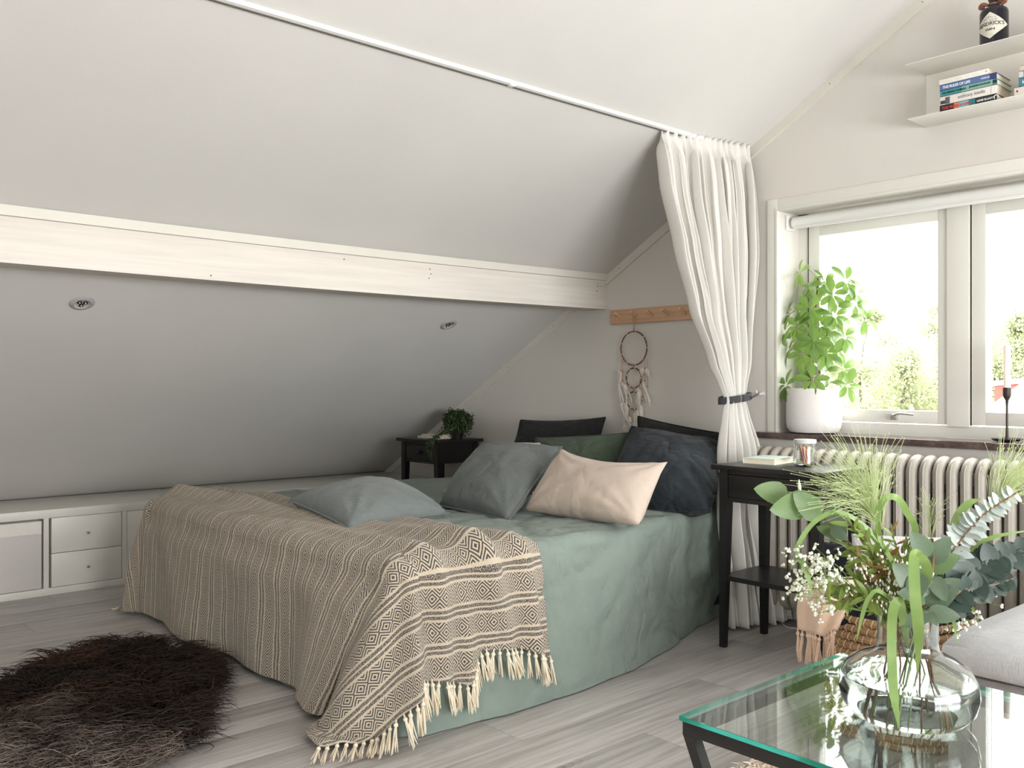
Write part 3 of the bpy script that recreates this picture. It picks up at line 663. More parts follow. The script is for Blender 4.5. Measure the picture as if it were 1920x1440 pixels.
# ================================================================== bed and bedspread
BL, BF, BT = -4.02, -2.02, .488
def xR(y): return -2.115 - .15*sm(-1.5, 0, y)
bd_ = thing('bed', 'low double bed with its head against the gable wall', 'bed', (-3.08, -1.05, 0))
m = MB(); m.box(BL+.06, -2.30, BF+.06, -.05, .06, .24, .01); part('base', m, M['charcoal'], bd_)
m = MB(); m.box(BL+.05, -2.29, BF+.05, -.04, .24, .455, .04); part('mattress', m, M['beige'], bd_)
for x in (BL+.12, -2.42):
    for y in (BF+.14, -.14): m = MB(); m.box(x, x+.06, y-.03, y+.03, 0, .065, .003); part('leg', m, M['blackwood'], bd_)
rr = .06
per = []      # perimeter of the top, walking left side -> foot -> right side; each item (x, y, nx, ny)
n1 = 90
for i in range(n1): y = -.03 + (BF+rr+.03)*i/n1; per.append((BL, y, -1, 0))
for i in range(9): a = PI + PI/2*i/9; per.append((BL+rr+rr*math.cos(a), BF+rr+rr*math.sin(a), math.cos(a), math.sin(a)))
for i in range(n1): x = BL+rr+(xR(BF)-rr-BL-rr)*i/n1; per.append((x, BF, 0, -1))
for i in range(9): a = -PI/2 + PI/2*i/9; per.append((xR(BF)-rr+rr*math.cos(a), BF+rr+rr*math.sin(a), math.cos(a), math.sin(a)))
for i in range(n1+1): y = BF+rr + (-.03-BF-rr)*i/n1; per.append((xR(y), y, 1, 0))
def bdisp(p):
    x, y, z = p; k = (.25 if y < BF+.06 and z < BT-.04 else 1)*nz(x*2.1, y*2.1, z*2.1+3)*.011 + nz(x*6+9, y*6, z*5)*.005
    c1 = abs(nz(x*4.5+3, y*3.2, z*6+7)); c2 = abs(nz(x*9+1, y*8, z*9+2)); return k - .010*max(0, .18-c1)/.18*1. - .004*max(0, .15-c2)/.15
def skirt(u, v):
    i = min(len(per)-1, int(round(u*(len(per)-1)))); x, y, nx, ny = per[i]; s = i*.022
    top_r = .05; 
    if v < .22:
        a = PI/2*v/.22; o = -top_r + top_r*math.sin(a); z = BT - top_r + top_r*math.cos(a)
    else:
        t = (v-.22)/.78; z = (BT-top_r)*(1-t)+.004; fl_ = .020*t + .035*t*t
        if ny < -.5: fl_ *= .6
        if nx > .5: fl_ = fl_*.9*(1-.75*sm(-1.0, -.2, y)) - .05*sm(-1.2, -.1, y)*t
        o = fl_ + t*(.020*math.sin(s*2.6+1) + .022*nz(s*1.3, 2, 0)) + .012*t*nz(s*4, t*2, 5)
        if ny < -.3: o = min(o, .010)
    p = [x+nx*o, y+ny*o, z]; d = bdisp(p); w = min(1, v/.22)
    p[0] += nx*d*w; p[1] += ny*d*w; p[2] += d*(1-w)
    p[1] = min(p[1], -.015); p[2] = max(.003, p[2]); return p
sp = MB(); sp.grid(skirt, len(per)-1, 34)
def topf(u, v):
    y = (BF+.05) + v*(-.03-BF-.05); x0 = BL+.05; x1 = xR(y)-.05
    if v < .03: r_ = .012*(1-v/.03); x0 += r_; x1 -= r_
    x = x0+(x1-x0)*u; p = [x, y, BT]; d = bdisp(p)
    p[2] += d; 
    # valleys where the cover sags towards the head
    return p
sp.grid(topf, 110, 110)
bs = solo('bedspread', sp, M['sage'], 'crinkled sage green linen bedspread reaching to the floor', 'bedspread', smooth=True)
bs.data.set_sharp_from_angle(angle=PI)

def out_right(y, z):                 # where the bedspread's right face is at (y, z)
    t = max(0, (BT-.05-z)/(BT-.05)); s = (198+(y-BF-rr)/((-.03-BF-rr)/n1))*.022
    fl_ = (.020*t+.035*t*t)*.9*(1-.75*sm(-1.0, -.2, y)) - .05*sm(-1.2, -.1, y)*t
    o = fl_ + t*(.020*math.sin(s*2.6+1) + .022*nz(s*1.3, 2, 0)) + .012*t*nz(s*4, t*2, 5)
    return o + bdisp((xR(y)+o, y, z))*min(1, t*5)
# ================================================================== throw
ZT = BT+.010; RR = .055
pL, pR = BL-.37, xR(BF)+.37         # sheet limits across the bed; beyond BL / xR it hangs
def edge(a, r=RR):                   # arc length beyond the start of the rounded edge -> outward, down
    if a <= 0: return a, 0.
    if a < PI/2*r: return r*math.sin(a/r), r*(1-math.cos(a/r))
    return r, r + (a-PI/2*r)
def qtop(p):                         # head-side edge of the throw, bunched up on the bed
    t = (p-BL)/(-2.1-BL); return -1.60 - .14*(1-sm(.0, .35, t)) + .13*sm(.55, 1.05, t) + .02*math.sin(p*9)
RIDG = [(-1.545, .034, .045), (-1.70, .056, .062), (-1.885, .040, .050)]
def hemR(q):                         # how far it hangs on the right side
    pts = [(-2.02, .29), (-1.80, .355), (-1.775, .32), (-1.745, .265), (-1.60, .285), (-1.45, .35)]
    if q <= pts[0][0]: return .335
    for (a, va), (b, vb) in zip(pts, pts[1:]):
        if q <= b: return va + (vb-va)*(q-a)/(b-a)
    return .35
NQ, NP = 190, 300
BDROP = .488
def throw_pt(i, j):
    # j: along the bed (0 at the foot hem, NQ at the head-side edge); i across the bed
    u = i/NP
    xr = xR(BF)-.0
    p_in0, p_in1 = BL+RR, xr-RR      # where edges begin to round
    pm = BL-.36 + u*(xr+.36-BL+.36)
    qt = qtop(min(max(pm, BL), xr)); v = j/NQ
    q0 = BF+RR-(BDROP+.02)
    q = q0 + v*(qt-q0)
    hr = hemR(q) if q > BF else .335 + .0*q
    # remap right hang so that the hem follows hemR
    L = pm
    if pm > p_in1: L = p_in1 + (pm-p_in1)*(hr+RR)/(.36+RR)
    a = max(0, L-p_in1); aL = max(0, p_in0-L); b = max(0, (BF+RR)-q)
    side = 1 if a > 0 else (-1 if aL > 0 else 0); aa = a if a > 0 else aL*.97
    if side == 0 or b == 0:
        ox, dz1 = edge(aa) if side else (0, 0)
        oy, dz2 = edge(b) if b > 0 else (0, 0)
        x = (p_in1+ox) if side > 0 else ((p_in0-ox) if side < 0 else L); y = (BF+RR-oy) if b > 0 else q; z = ZT - dz1 - dz2
        n = Vector((side*min(1, aa/(PI/2*RR)) if side else 0, -min(1, b/(PI/2*RR)), 0)); n.z = max(0., 1-max(abs(n.x), abs(n.y)))**.5; n.normalize()
        rho = max(aa, b); ph = None
    else:
        rho = math.hypot(aa, b); ph = math.atan2(b, aa); o, dz = edge(rho)
        x = (p_in1 + o*math.cos(ph)) if side > 0 else (p_in0 - o*math.cos(ph)); y = BF+RR - o*math.sin(ph); z = ZT-dz; n = Vector((side*math.cos(ph), -math.sin(ph), 0))
    # ---- flare and folds
    zdrop = max(0, rho-PI/2*RR)
    if zdrop > 0 and ph is None and b > 0:       # foot face
        o = .022*sm(0, .10, zdrop) + .045*zdrop + zdrop*(.045*math.sin(x*5.2+.6) + .035*math.sin(x*11+2+z*2)) + .012*nz(x*4, z*4)*min(1, zdrop*6)
        y -= max(.004*sm(0, .05, zdrop), o); 
    if zdrop > 0 and ph is None and side > 0:    # right face: upright folds
        o = .020 + min(1, zdrop*5)*(.016*math.sin(q*31+.5) + .012*math.sin(q*57+2) + .016*nz(q*9, 3, zdrop*3))
        if -1.80 < q < -1.72: o -= .026*min(1, zdrop*6)*math.sin((q+1.80)/.08*PI)
        x = xR(q) + out_right(q, z)*min(1, zdrop*8) + max(.008, o)*sm(-.01, .09, zdrop)
    if zdrop > 0 and ph is None and side < 0: x -= .012+.05*zdrop + .01*math.sin(q*30)
    if ph is not None and rho > .03:             # corner
        c_ = sm(.0, .35, rho)*math.sin(2*ph)
        k = (.012*sm(0, .1, zdrop) + .22*rho*c_) if side > 0 else (.012 + .12*rho*c_)
        k += c_*.028*math.sin(ph*7.0+1) + .012*min(1, zdrop*5)
        if side > 0: k += .012*(1-c_)
        if side > 0: k += (1-sm(.0, .6, ph))*max(0, out_right(BF+.06, max(.01, z)))
        x += n.x*k; y += n.y*k
    if side >= 0 and b > 0 and zdrop > 0:        # the corner of the cloth is pulled towards the left
        wgt = sm(xr-.62, xr-.06, L)*(1 if ph is None else sm(.25, 1.25, ph)); x -= .50*zdrop*wgt; y -= .05*zdrop*wgt + .03*zdrop*wgt*math.sin(L*22)
    # bunching ridges near the head-side edge, running across the bed and down the right side
    rg = 0
    wob = .020*math.sin(L*3.1+1) + .016*math.sin(L*7.3) + .09*(L-xr)*(-.35)*sm(xr-.9, xr, L)*0
    fade = (1-sm(-1.90, -2.0, q)) if q < -1.9 else 1
    for (qc, hgt, wd) in RIDG:
        qq = q + wob + (.16*(1-(L-BL)/(xr-BL)))*(1 if L < xr else 0) - .0
        am = hgt*(.75+.5*nz(L*2+qc*9, 1))*(.40+.60*max(sm(xr-.55, xr-.1, L), 1-sm(-3.5, -3.2, L))); rg += am*math.exp(-((qq-qc)/wd*1.3)**2)
    top_w = 1 if rho == 0 else max(.0, 1-zdrop*2.2)
    if b == 0: 
        x += n.x*rg*top_w; y += n.y*rg*top_w*.3; z += n.z*rg*fade if side == 0 else n.z*rg
    base = .006*nz(x*7, y*7, z*7) + .004*nz(x*16, y*16, z*16)
    x += n.x*(base+.004); y += n.y*(base+.004); z += n.z*(base+.004)
    # roll the far edge down onto the bed
    if z < .012:                                  # lies on the floor
        ov = .012 - z; z = .012 + .006*abs(nz(x*20, y*20)) + .010*abs(math.sin(rho*40)); d = Vector((n.x, n.y, 0)); kf = .62 if side >= 0 else .08; x += d.x*ov*kf; y += d.y*ov*kf
    return (x, y, z), (L, q*1.25 if q > BF else BF*1.25+(q-BF))
P_ = []; UV = []
for j in range(NQ+1):
    for i in range(NP+1):
        a, b = throw_pt(i, j); P_.append(a); UV.append(b)
m = MB(); m.v = P_; m.f = [(j*(NP+1)+i, j*(NP+1)+i+1, (j+1)*(NP+1)+i+1, (j+1)*(NP+1)+i) for j in range(NQ) for i in range(NP)]
th = thing('throw_blanket', 'beige fringed throw with a dark woven diamond pattern over the bed foot', 'blanket', (-3.0, -2.05, 0))
tm = part('woven_cloth', m, M['throw'], th, True, False, 180)
uvl = tm.data.uv_layers.new(name='UVMap'); li = np.empty(len(tm.data.loops), dtype=np.int32); tm.data.loops.foreach_get('vertex_index', li)
uvl.data.foreach_set('uv', np.array(UV, dtype=np.float32)[li].ravel())
so = tm.modifiers.new('t', 'SOLIDIFY'); so.thickness = .005; so.offset = 1
def tassel_mesh(seed, L=.085, name='tassel', flop=0., mat=None, r0=.0070):
    r_ = random.Random(seed); m = MB()
    m.tube([(0, 0, .004), (0, 0, -.008)], [.0022, .0028], 6); m.sphere((0, 0, -.012), r0*.95, 8, 6)
    for k in range(11):
        a = 2*PI*k/11*2.4; rad = r0*.55*math.sqrt(k/11); bx = rad*math.cos(a); by = rad*math.sin(a); ex = bx*2.4+r_.uniform(-.005, .005); ey = by*2.4+r_.uniform(-.005, .005)
        LL = L*r_.uniform(.82, 1.1); m.tube(spl([(bx*.5, by*.5, -.014), (bx*1.2+r_.uniform(-.0015, .0015), by*1.2, -.4*LL), (ex, ey, -LL)], 3), [.0017]*6+[.0008], 5, cap=False)
    return mesh_of(name, m, mat or M['cream'], True, True, 80)
tms = [tassel_mesh(k) for k in range(4)]
# fringe along the right hem
hem = [Vector(P_[j*(NP+1)+NP]) for j in range(NQ+1)]
rt_ = random.Random(3)
def fringe(pts, step, meshes, parent, outn, stop=None, jit=.25, floorz=.012, rng=rt_, sc=1.):
    acc = 0
    for a, b in zip(pts, pts[1:]):
        L = (b-a).length; 
        if L > .06: acc = 0; continue
        while acc < L:
            p = a.lerp(b, acc/L); n = outn(p)
            h = p.z-floorz
            if h > .10*sc: R_ = Matrix.Rotation(rng.uniform(-jit, jit), 4, 'X') @ Matrix.Rotation(rng.uniform(-.18, .12), 4, 'Y')
            else:
                tilt = math.acos(max(-.999, min(.999, max(h, .006)/(.092*sc)))); ax = Vector((-n.y, n.x, 0)); R_ = Matrix.Rotation(-tilt, 4, ax) @ Matrix.Rotation(rng.uniform(-.3, .3), 4, 'Z')
            q = p + Vector((n.x, n.y, 0))*.004
            if h <= .10*sc: q.z = max(q.z, floorz+.006)
            place('tassel', meshes[rng.randrange(len(meshes))], parent, Matrix.Translation(q) @ R_ @ Matrix.Scale(sc*rng.uniform(.9, 1.08), 4)); acc += step*rng.uniform(.85, 1.15)
        acc -= L
fringe(hem, .0235, tms, th, lambda p: Vector((1, 0, 0)) if p.y > BF-.02 else Vector((.75, -.65, 0)))
heml = [Vector(P_[j*(NP+1)]) for j in range(int(NQ*.5))]
fringe(heml, .022, tms, th, lambda p: Vector((-1, -.2, 0)), sc=.6)

# ================================================================== pillows
def pillow(name, label, cat, TL, TR, BR, BLc, T, mat, seam=None, pinch=.07, wr=.010, sag=.25, seed=0, group=None, curve=0., ptop=None):
    TL, TR, BR, BLc = [Vector(q) for q in (TL, TR, BR, BLc)]
    nrm = (TR-BLc).cross(TL-BR).normalized()
    if nrm.dot(CAM-(TL+BR)/2) < 0: nrm = -nrm
    N = 40; vs = []; fs = []; idx = {}
    def pos(s, t, side):
        s2 = .5+(s-.5)*(1-pinch*4*t*(1-t)*(1-.0)); t2 = .5+(t-.5)*(1-(pinch if (ptop is None or t > .5) else ptop)*4*s*(1-s))
        P = TL.lerp(TR, s2).lerp(BLc.lerp(BR, s2), t2)
        e = (4*s*(1-s))**.5*(4*t*(1-t))**.5; h = T/2*e**.9*(1+sag*(t-.5)*1.2)
        # wrinkles that radiate from the corners and edges
        ws = 0
        for (cs_, ct_) in ((0, 0), (1, 0), (0, 1), (1, 1)):
            dx_, dy_ = s-cs_, t-ct_; d = math.hypot(dx_, dy_); an = math.atan2(dy_, dx_); ws += math.exp(-d*3.6)*math.sin(an*13+seed*1.7+cs_*2+ct_*3+d*4)
        w = wr*(ws*.75 + nz(s*2.4+seed, t*2.4, seed*3.1)*.8 + nz(s*7+seed, t*7, seed)*.22)*min(1, e*2.2)
        bend = curve*(4*(s-.5)**2)
        return P + nrm*((h+w)*side) + nrm*bend
    for side in (1, -1):
        for j in range(N+1):
            for i in range(N+1):
                if side < 0 and (i in (0, N) or j in (0, N)): idx[(side, i, j)] = idx[(1, i, j)]; continue
                idx[(side, i, j)] = len(vs); vs.append(pos(i/N, j/N, side))
        for j in range(N):
            for i in range(N):
                f = (idx[(side, i, j)], idx[(side, i+1, j)], idx[(side, i+1, j+1)], idx[(side, i, j+1)]); fs.append(f if side < 0 else f[::-1])
    m = MB(); m.add(vs, fs); c_ = (TL+TR+BR+BLc)/4; zmin = min(v[2] for v in vs)
    if seam:
        o = thing(name, label, cat, (c_.x, c_.y, zmin), group); part('cover', m, mat, o, True, True, 180)
        path = [pos(i/N, 0, 1) for i in range(N)]+[pos(1, j/N, 1) for j in range(N)]+[pos(1-i/N, 1, 1) for i in range(N)]+[pos(0, 1-j/N, 1) for j in range(N)]
        q = MB(); q.tube([p + (p-c_).normalized()*.003 for p in path], .0032, 5, True, ell=1.6); part('seam', q, mat, o)
    else:
        o = solo(name, m, mat, label, cat, group, True); o.data.set_sharp_from_angle(angle=PI)
    return o
PG = 'pillows at the head of the bed'
pillow('pillow', 'black linen pillow leaning on the gable wall at the left', 'pillow', A(977, 788, 4.80), A(1134, 783, 4.56), A(1122, 900, 4.42), A(932, 900, 4.68), .20, M['charcoal'], True, .09, .010, .3, 1, PG)
pillow('pillow', 'black pillow standing against the wall, mostly hidden behind the blue-black pillow', 'pillow', A(1197, 781, 4.28), A(1362, 815, 3.98), A(1365, 925, 3.86), A(1190, 930, 4.22), .12, M['charcoal'], True, .05, .008, .2, 2, PG)
pillow('pillow', 'forest green pillow in the middle of the back row', 'pillow', A(1006, 822, 4.30), A(1178, 812, 4.04), A(1160, 925, 3.96), A(985, 925, 4.22), .17, M['forest'], True, .05, .010, .3, 3, PG)
pillow('pillow', 'large blue-black linen pillow beside the curtain', 'pillow', A(1185, 800, 4.02), A(1366, 834, 3.90), A(1330, 960, 3.50), A(1125, 955, 3.82), .26, M['navy'], True, .03, .016, .4, 4, PG)
pillow('pillow', 'beige pillow hidden behind the slate grey pillow', 'pillow', A(903, 832, 4.22), A(1014, 830, 4.16), A(1000, 925, 3.86), A(828, 925, 3.98), .08, M['beige'], None, .02, .006, .2, 5, PG)
pillow('pillow', 'slate grey linen pillow leaning at the centre left', 'pillow', A(903, 833, 4.06), A(1052, 838, 3.82), A(952, 976, 3.40), A(824, 947, 3.80), .17, M['slate'], True, .02, .012, .35, 6, PG)
pillow('pillow', 'beige linen pillow in front with two sharp raised corners', 'pillow', A(1052, 840, 3.68), A(1252, 866, 3.32), A(1198, 985, 3.18), A(982, 957, 3.56), .17, M['beige'], None, .05, .010, .35, 7, PG, ptop=.30)
pillow('pillow', 'grey green linen pillow lying flat on the throw', 'pillow', A(541, 938, 3.50), A(735, 912, 3.98), A(840, 962, 3.50), A(655, 992, 3.10), .20, M['slatelight'], True, .06, .010, 0, 8)

# ================================================================== bedside tables
def bedside(x0, x1, y0, y1, H, label, front_knob_u=None):
    t = thing('bedside_table', label, 'bedside table', ((x0+x1)/2, (y0+y1)/2, 0), 'black bedside tables')
    m = MB(); m.box(x0, x1, y0, y1, H-.018, H, .002); part('table_top', m, M['blackwood'], t)
    i = .022; lw = .036
    a, b, c_, d = x0+i, x1-i, y0+i, y1-i
    m = MB(); m.box(a+.004, b-.004, d-.02, d-.004, H-.135, H-.018); m.box(a+.004, a+.018, c_+.004, d-.004, H-.135, H-.018); m.box(b-.018, b-.004, c_+.004, d-.004, H-.135, H-.018)
    m.box(a+.006, b-.006, c_+.006, c_+.022, H-.034, H-.018); m.box(a+.006, b-.006, c_+.006, c_+.022, H-.138, H-.122); part('apron', m, M['blackwood'], t, False)
    m = MB(); m.box(a+lw+.002, b-lw-.002, c_+.004, c_+.3, H-.120, H-.036, .0015); dr = part('drawer', m, M['blackwood'], t)
    kx = (a+b)/2; kz = H-.078; m = MB(); t2 = MB(); t2.lathe([(.0045, 0), (.006, .010), (.0135, .013), (.0145, .019), (.011, .024), (1e-4, .025)], (0, 0, 0), 18, False, False); m.add([(kx+v[0], c_+.004-v[2], kz+v[1]) for v in t2.v], t2.f); part('knob', m, M['blackmetal'], dr)
    for (lx, ly) in ((a, c_), (b-lw, c_), (a, d-lw), (b-lw, d-lw)):
        m = MB(); sx_ = 0; vs = []
        cx_, cy_ = lx+lw/2, ly+lw/2
        for z, w in ((0, .62), (H-.16, 1), (H-.018, 1)):
            ox = (lw/2)*(1-w)*(-1 if lx == a else 1); oy = (lw/2)*(1-w)*(-1 if ly == c_ else 1)
            for (p, q) in ((-1, -1), (1, -1), (1, 1), (-1, 1)): vs.append((cx_+p*lw/2*w+ox, cy_+q*lw/2*w+oy, z))
        m.add(vs, [(0, 3, 2, 1), (8, 9, 10, 11)] + [(k*4+j, k*4+(j+1) % 4, k*4+4+(j+1) % 4, k*4+4+j) for k in (0, 1) for j in range(4)]); part('leg', m, M['blackwood'], t, False)
    m = MB(); cc = .02; m.prism([(a+cc, c_+.004), (b-cc, c_+.004), (b-.004, c_+cc), (b-.004, d-cc), (b-cc, d-.004), (a+cc, d-.004), (a+.004, d-cc), (a+.004, c_+cc)], 2, .255, .273); part('shelf', m, M['blackwood'], t, False)
HR = .690; HL = .672
bedside(-2.078, -1.622, -.612, -.272, HR, 'black bedside table with a low shelf in front of the curtain')
bedside(-4.505, -4.105, -.375, -.035, HL, 'black bedside table under the slope behind the pillows')
PAPER = simple('book_pages', (.78, .70, .56), .9, .05, 200, .3, 400)
def book(x0, x1, y0, y1, z0, z1, cover, label, group, rz=0, spine='front', pages=PAPER, loc=None):
    """spine: side that faces the room ('front' = -Y); returns the thing"""
    t = thing('book', label, 'book', ((x0+x1)/2, (y0+y1)/2, z0), group); ct_ = .0016
    m = MB(); m.box(x0, x1, y0, y1, z0, z0+ct_, .0004); m.box(x0, x1, y0, y1, z1-ct_, z1, .0004)
    if spine == 'front': m.box(x0, x1, y0, y0+ct_, z0, z1, .0004)
    elif spine == 'left': m.box(x0, x0+ct_, y0, y1, z0, z1, .0004)
    else: m.box(x0, x1, y1-ct_, y1, z0, z1, .0004)
    part('cover', m, cover, t)
    i = .0035; m = MB(); m.box(x0+(ct_ if spine == 'left' else i), x1-i, y0+(ct_ if spine == 'front' else i), y1-(ct_ if spine == 'back' else i), z0+ct_, z1-ct_); part('pages', m, pages, t, False)
    t.rotation_euler = (0, 0, rz); return t
MINT = simple('mint_cover', (.60, .70, .64), .35, .02)
bk = book(-2.035, -1.905, -.475, -.305, HR, HR+.022, MINT, 'closed book with a pale mint cover beside the glass jar', None, .12, 'left')
IV = simple('ivory_cover', (.74, .68, .58), .6, .03)
book(-4.41, -4.22, -.285, -.15, HL, HL+.013, IV, 'ivory book lying under a second book next to the ivy', 'books on the left bedside table', .05)
book(-4.40, -4.225, -.27, -.15, HL+.013, HL+.022, IV, 'upper ivory book of the two next to the ivy', 'books on the left bedside table', -.08)
# glass jar with copper sticks
jx, jy = -1.812, -.395
j = thing('glass_jar', 'clear glass jar with a frosted lid holding copper coloured sticks', 'jar', (jx, jy, HR))
m = MB(); m.lathe([(.036, .001), (.041, .005), (.041, .078), (.039, .083), (.0365, .083), (.0385, .077), (.0385, .008), (.034, .0055), (1e-4, .0055)], (jx, jy, HR), 36, False, False); m.lathe([(1e-4, .001), (.036, .001)], (jx, jy, HR), 36, False, False); part('body', m, M['glass'], j)
m = MB(); m.lathe([(1e-4, .098), (.039, .098), (.041, .096), (.041, .084), (.038, .083)], (jx, jy, HR), 36, False, False); part('lid', m, simple('frosted_lid', (.55, .56, .56), .3, .02, 20), j)
LAB = simple('white_label', (.82, .82, .80), .6)
m = MB(); a0 = math.radians(-118)
m.grid(lambda u, v: (jx+.0414*math.cos(a0+(u-.5)*1.0), jy+.0414*math.sin(a0+(u-.5)*1.0), HR+.026+.032*v), 8, 2); part('label', m, LAB, j, True, False)
m = MB()
for k, w in enumerate((.02, .014, .017)): m.grid(lambda u, v: (jx+.0416*math.cos(a0-.25+u*w*24), jy+.0416*math.sin(a0-.25+u*w*24), HR+.050-.007*k+.0012*v), 4, 1)
part('print', m, simple('grey_print', (.35, .35, .35), .8), j, True, False)
COP = simple('copper_stick', (.62, .27, .17), .3, .08, 60, Metallic=.8)
r_ = random.Random(2)
for k in range(13):
    a = r_.uniform(0, 2*PI); rr_ = r_.uniform(.004, .024); bx = jx+.008+rr_*math.cos(a)*.7; by = jy+rr_*math.sin(a)*.8; m = MB(); m.tube([(bx, by, HR+.0065), (bx-.014+r_.uniform(-.006, .006), by+r_.uniform(-.008, .008), HR+.072)], .0026, 7)
    o = solo('copper_stick', m, COP, 'thin copper coloured stick standing in the glass jar', 'stick', 'sticks in the jar')
# ivy on the left bedside table
iv = thing('potted_ivy', 'dark trailing small leaved plant on the left bedside table', 'plant', (-4.185, -.165, HL))
ix, iy = -4.185, -.165
m = MB(); m.lathe([(.030, 0), (.042, .055), (.044, .058), (.040, .058), (.036, .05), (1e-4, .05)], (ix, iy, HL), 20, True, False); part('pot', m, M['blackmetal'], iv)
st = MB(); lv = MB(); r_ = random.Random(8)
def small_leaf(lv, p, r, s):
    a = Vector((r.gauss(0, 1), r.gauss(0, 1), r.gauss(0, .7))).normalized(); b = a.cross(Vector((r.gauss(0, 1), r.gauss(0, 1), r.gauss(0, 1)))).normalized(); c_ = a.cross(b)*.15*s
    lv.add([p, p+a*s*.5+b*s*.42+c_, p+a*s, p+a*s*.5-b*s*.42+c_], [(0, 1, 2, 3)])
for k in range(80):
    a = r_.uniform(0, 2*PI); R_ = r_.uniform(.03, .088); drop = r_.uniform(-.03, .075); p0 = Vector((ix, iy, HL+.055)); e1 = p0 + Vector((R_*math.cos(a)*.5, R_*math.sin(a)*.5, .05+r_.uniform(0, .045))); e2 = p0 + Vector((R_*math.cos(a), R_*math.sin(a), .045-drop))
    pts = spl([p0, e1, e2], 7); st.tube(pts, .0011, 4, cap=False)
    for p in pts[3:]:
        for _ in range(6): small_leaf(lv, p+Vector((r_.gauss(0, .010), r_.gauss(0, .010), r_.gauss(0, .010))), r_, r_.uniform(.010, .017))
for k in range(5):
    ox = .02+.012*k; pts = spl([(ix+ox*.5, iy-.03, HL+.07), (ix+ox, iy-.14-.012*k, HL+.03), (ix+ox+.01, iy-.235, HL-.01), (ix+ox+.012, iy-.24, HL-.05-.022*((k*2) % 4))], 8); st.tube(pts, .001, 4, cap=False)
    for p in pts[4:]:
        for _ in range(4): small_leaf(lv, p+Vector((r_.gauss(0, .006), r_.gauss(0, .004), r_.gauss(0, .006))), r_, r_.uniform(.009, .014))
part('stem', st, M['stem'], iv); part('leaf_mass', lv, M['ivy'], iv, False, False)['kind'] = 'stuff'

# ================================================================== radiator under the sill
ra = thing('radiator', 'old cream painted ribbed radiator under the window sill', 'radiator', (-1.5, -.09, 0))
m = MB(); zt, zb = .715, .075; yc = -.092; hy = .052; pts = []
for i in range(13): a = PI*i/12; pts.append((0, yc-hy*math.cos(a), zt-.052+.052*math.sin(a)))
for i in range(13): a = PI*i/12; pts.append((0, yc+hy*math.cos(a), zb+.052-.052*math.sin(a)))
m.tube(pts, .0185, 10, True, ell=1.12, up=(0, 0, 1)); m.box(-.0205, .0205, yc-.05, yc+.05, zt-.085, zt-.035, .008); m.box(-.0205, .0205, yc-.05, yc+.05, zb+.035, zb+.085, .008)
finm = mesh_of('fin', m, M['radiator'], True)
ribm = MB(); ribm.tube([(0, p[1]*1.0+(p[1]-yc)*.36, p[2]+(p[2]-(zt+zb)/2)*.028) for p in pts], .0028, 6, True, up=(0, 0, 1)); ribm = mesh_of('rib', ribm, M['radiator'], True)
for i in range(31):
    x = -2.205+.0485*i
    f = place('fin', finm, ra, Matrix.Translation((x, 0, 0))); place('rib', ribm, f, Matrix.Translation((x, 0, 0)))
m = MB(); m.tube([(-2.2, yc, zb+.06), (-.72, yc, zb+.06)], .022, 12); m.tube([(-2.2, yc, zt-.06), (-.72, yc, zt-.06)], .022, 12); part('header_pipe', m, M['radiator'], ra)
for x in (-2.0, -.95): m = MB(); m.box(x-.012, x+.012, yc-.03, yc+.03, 0, zb+.03, .003); part('foot', m, M['radiator'], ra)
m = MB(); m.tube(spl([(-2.10, -.10, .006), (-2.02, -.17, .005), (-1.93, -.13, .005), (-1.86, -.19, .005), (-1.80, -.11, .005), (-1.84, -.05, .02)], 8), .0022, 6); solo('cord', m, M['whitemetal'], 'thin white cord lying on the floor beside the curtain hem', 'cord')

# ================================================================== potted umbrella plant on the sill
px, py = -2.035, .055
PR = .1135
pt = thing('potted_plant', 'leafy green umbrella plant in a white ceramic pot on the sill', 'plant', (px, py, WB))
m = MB(); m.lathe([(.075, .001), (.097, .006), (.109, .022), (PR, .05), (PR, .186), (PR-.002, .190), (PR-.006, .188), (PR-.007, .165), (1e-4, .165)], (px, py, WB), 48, True, False); part('pot', m, M['ceramic'], pt)
m = MB(); m.lathe([(PR-.009, .166), (.05, .172), (1e-4, .17)], (px, py, WB), 24, False, False); part('soil', m, M['soil'], pt)
def leaf_mesh(name, mat, w=.42, bend=.35, cup=.12, shape=1.0, nu=7, point=.0, heart=0., ex=.75):
    m = MB()
    def fn(a, b):
        t = a; wd = w*.5*(max(0., math.sin(PI*min(1, t**shape*.97+.03)))**ex)
        if heart: wd = w*.5*min(1, (t*5)**.5 if t < .2 else 1)*(1-((t-.2)/.8)**2*1.0 if t > .2 else 1)**.8
        s = (b-.5)*2
        return (t-(heart*.10*abs(s) if t < .2 else 0), s*wd, -bend*t*t + cup*abs(s)*wd)
    m.grid(fn, nu, 4); return mesh_of(name, m, mat, True, False)
slm = leaf_mesh('leaf', M['schef'], .50, .26, .18, 1.25, 10, ex=.62)
RS = [(1500, 511, -.02, 5), (1527, 537, .03, 6), (1586, 527, .02, 6), (1518, 581, -.05, 8), (1495, 612, -.06, 8), (1525, 639, -.08, 8), (1565, 592, .0, 7), (1604, 570, .03, 5), (1622, 598, .04, 4), (1473, 622, -.01, 7), (1504, 664, -.05, 7),
      (1474, 722, -.06, 7), (1524, 712, -.09, 6), (1580, 692, .02, 6), (1589, 722, -.01, 5), (1546, 530, .01, 6), (1560, 552, -.03, 6), (1583, 632, .02, 7), (1482, 655, .02, 7), (1536, 610, -.02, 8), (1548, 662, -.03, 7), (1570, 655, .04, 6), (1505, 560, .04, 6), (1545, 700, .03, 5), (1478, 590, .03, 6), (1515, 690, .04, 6), (1605, 548, .05, 4), (1560, 612, .06, 6)]
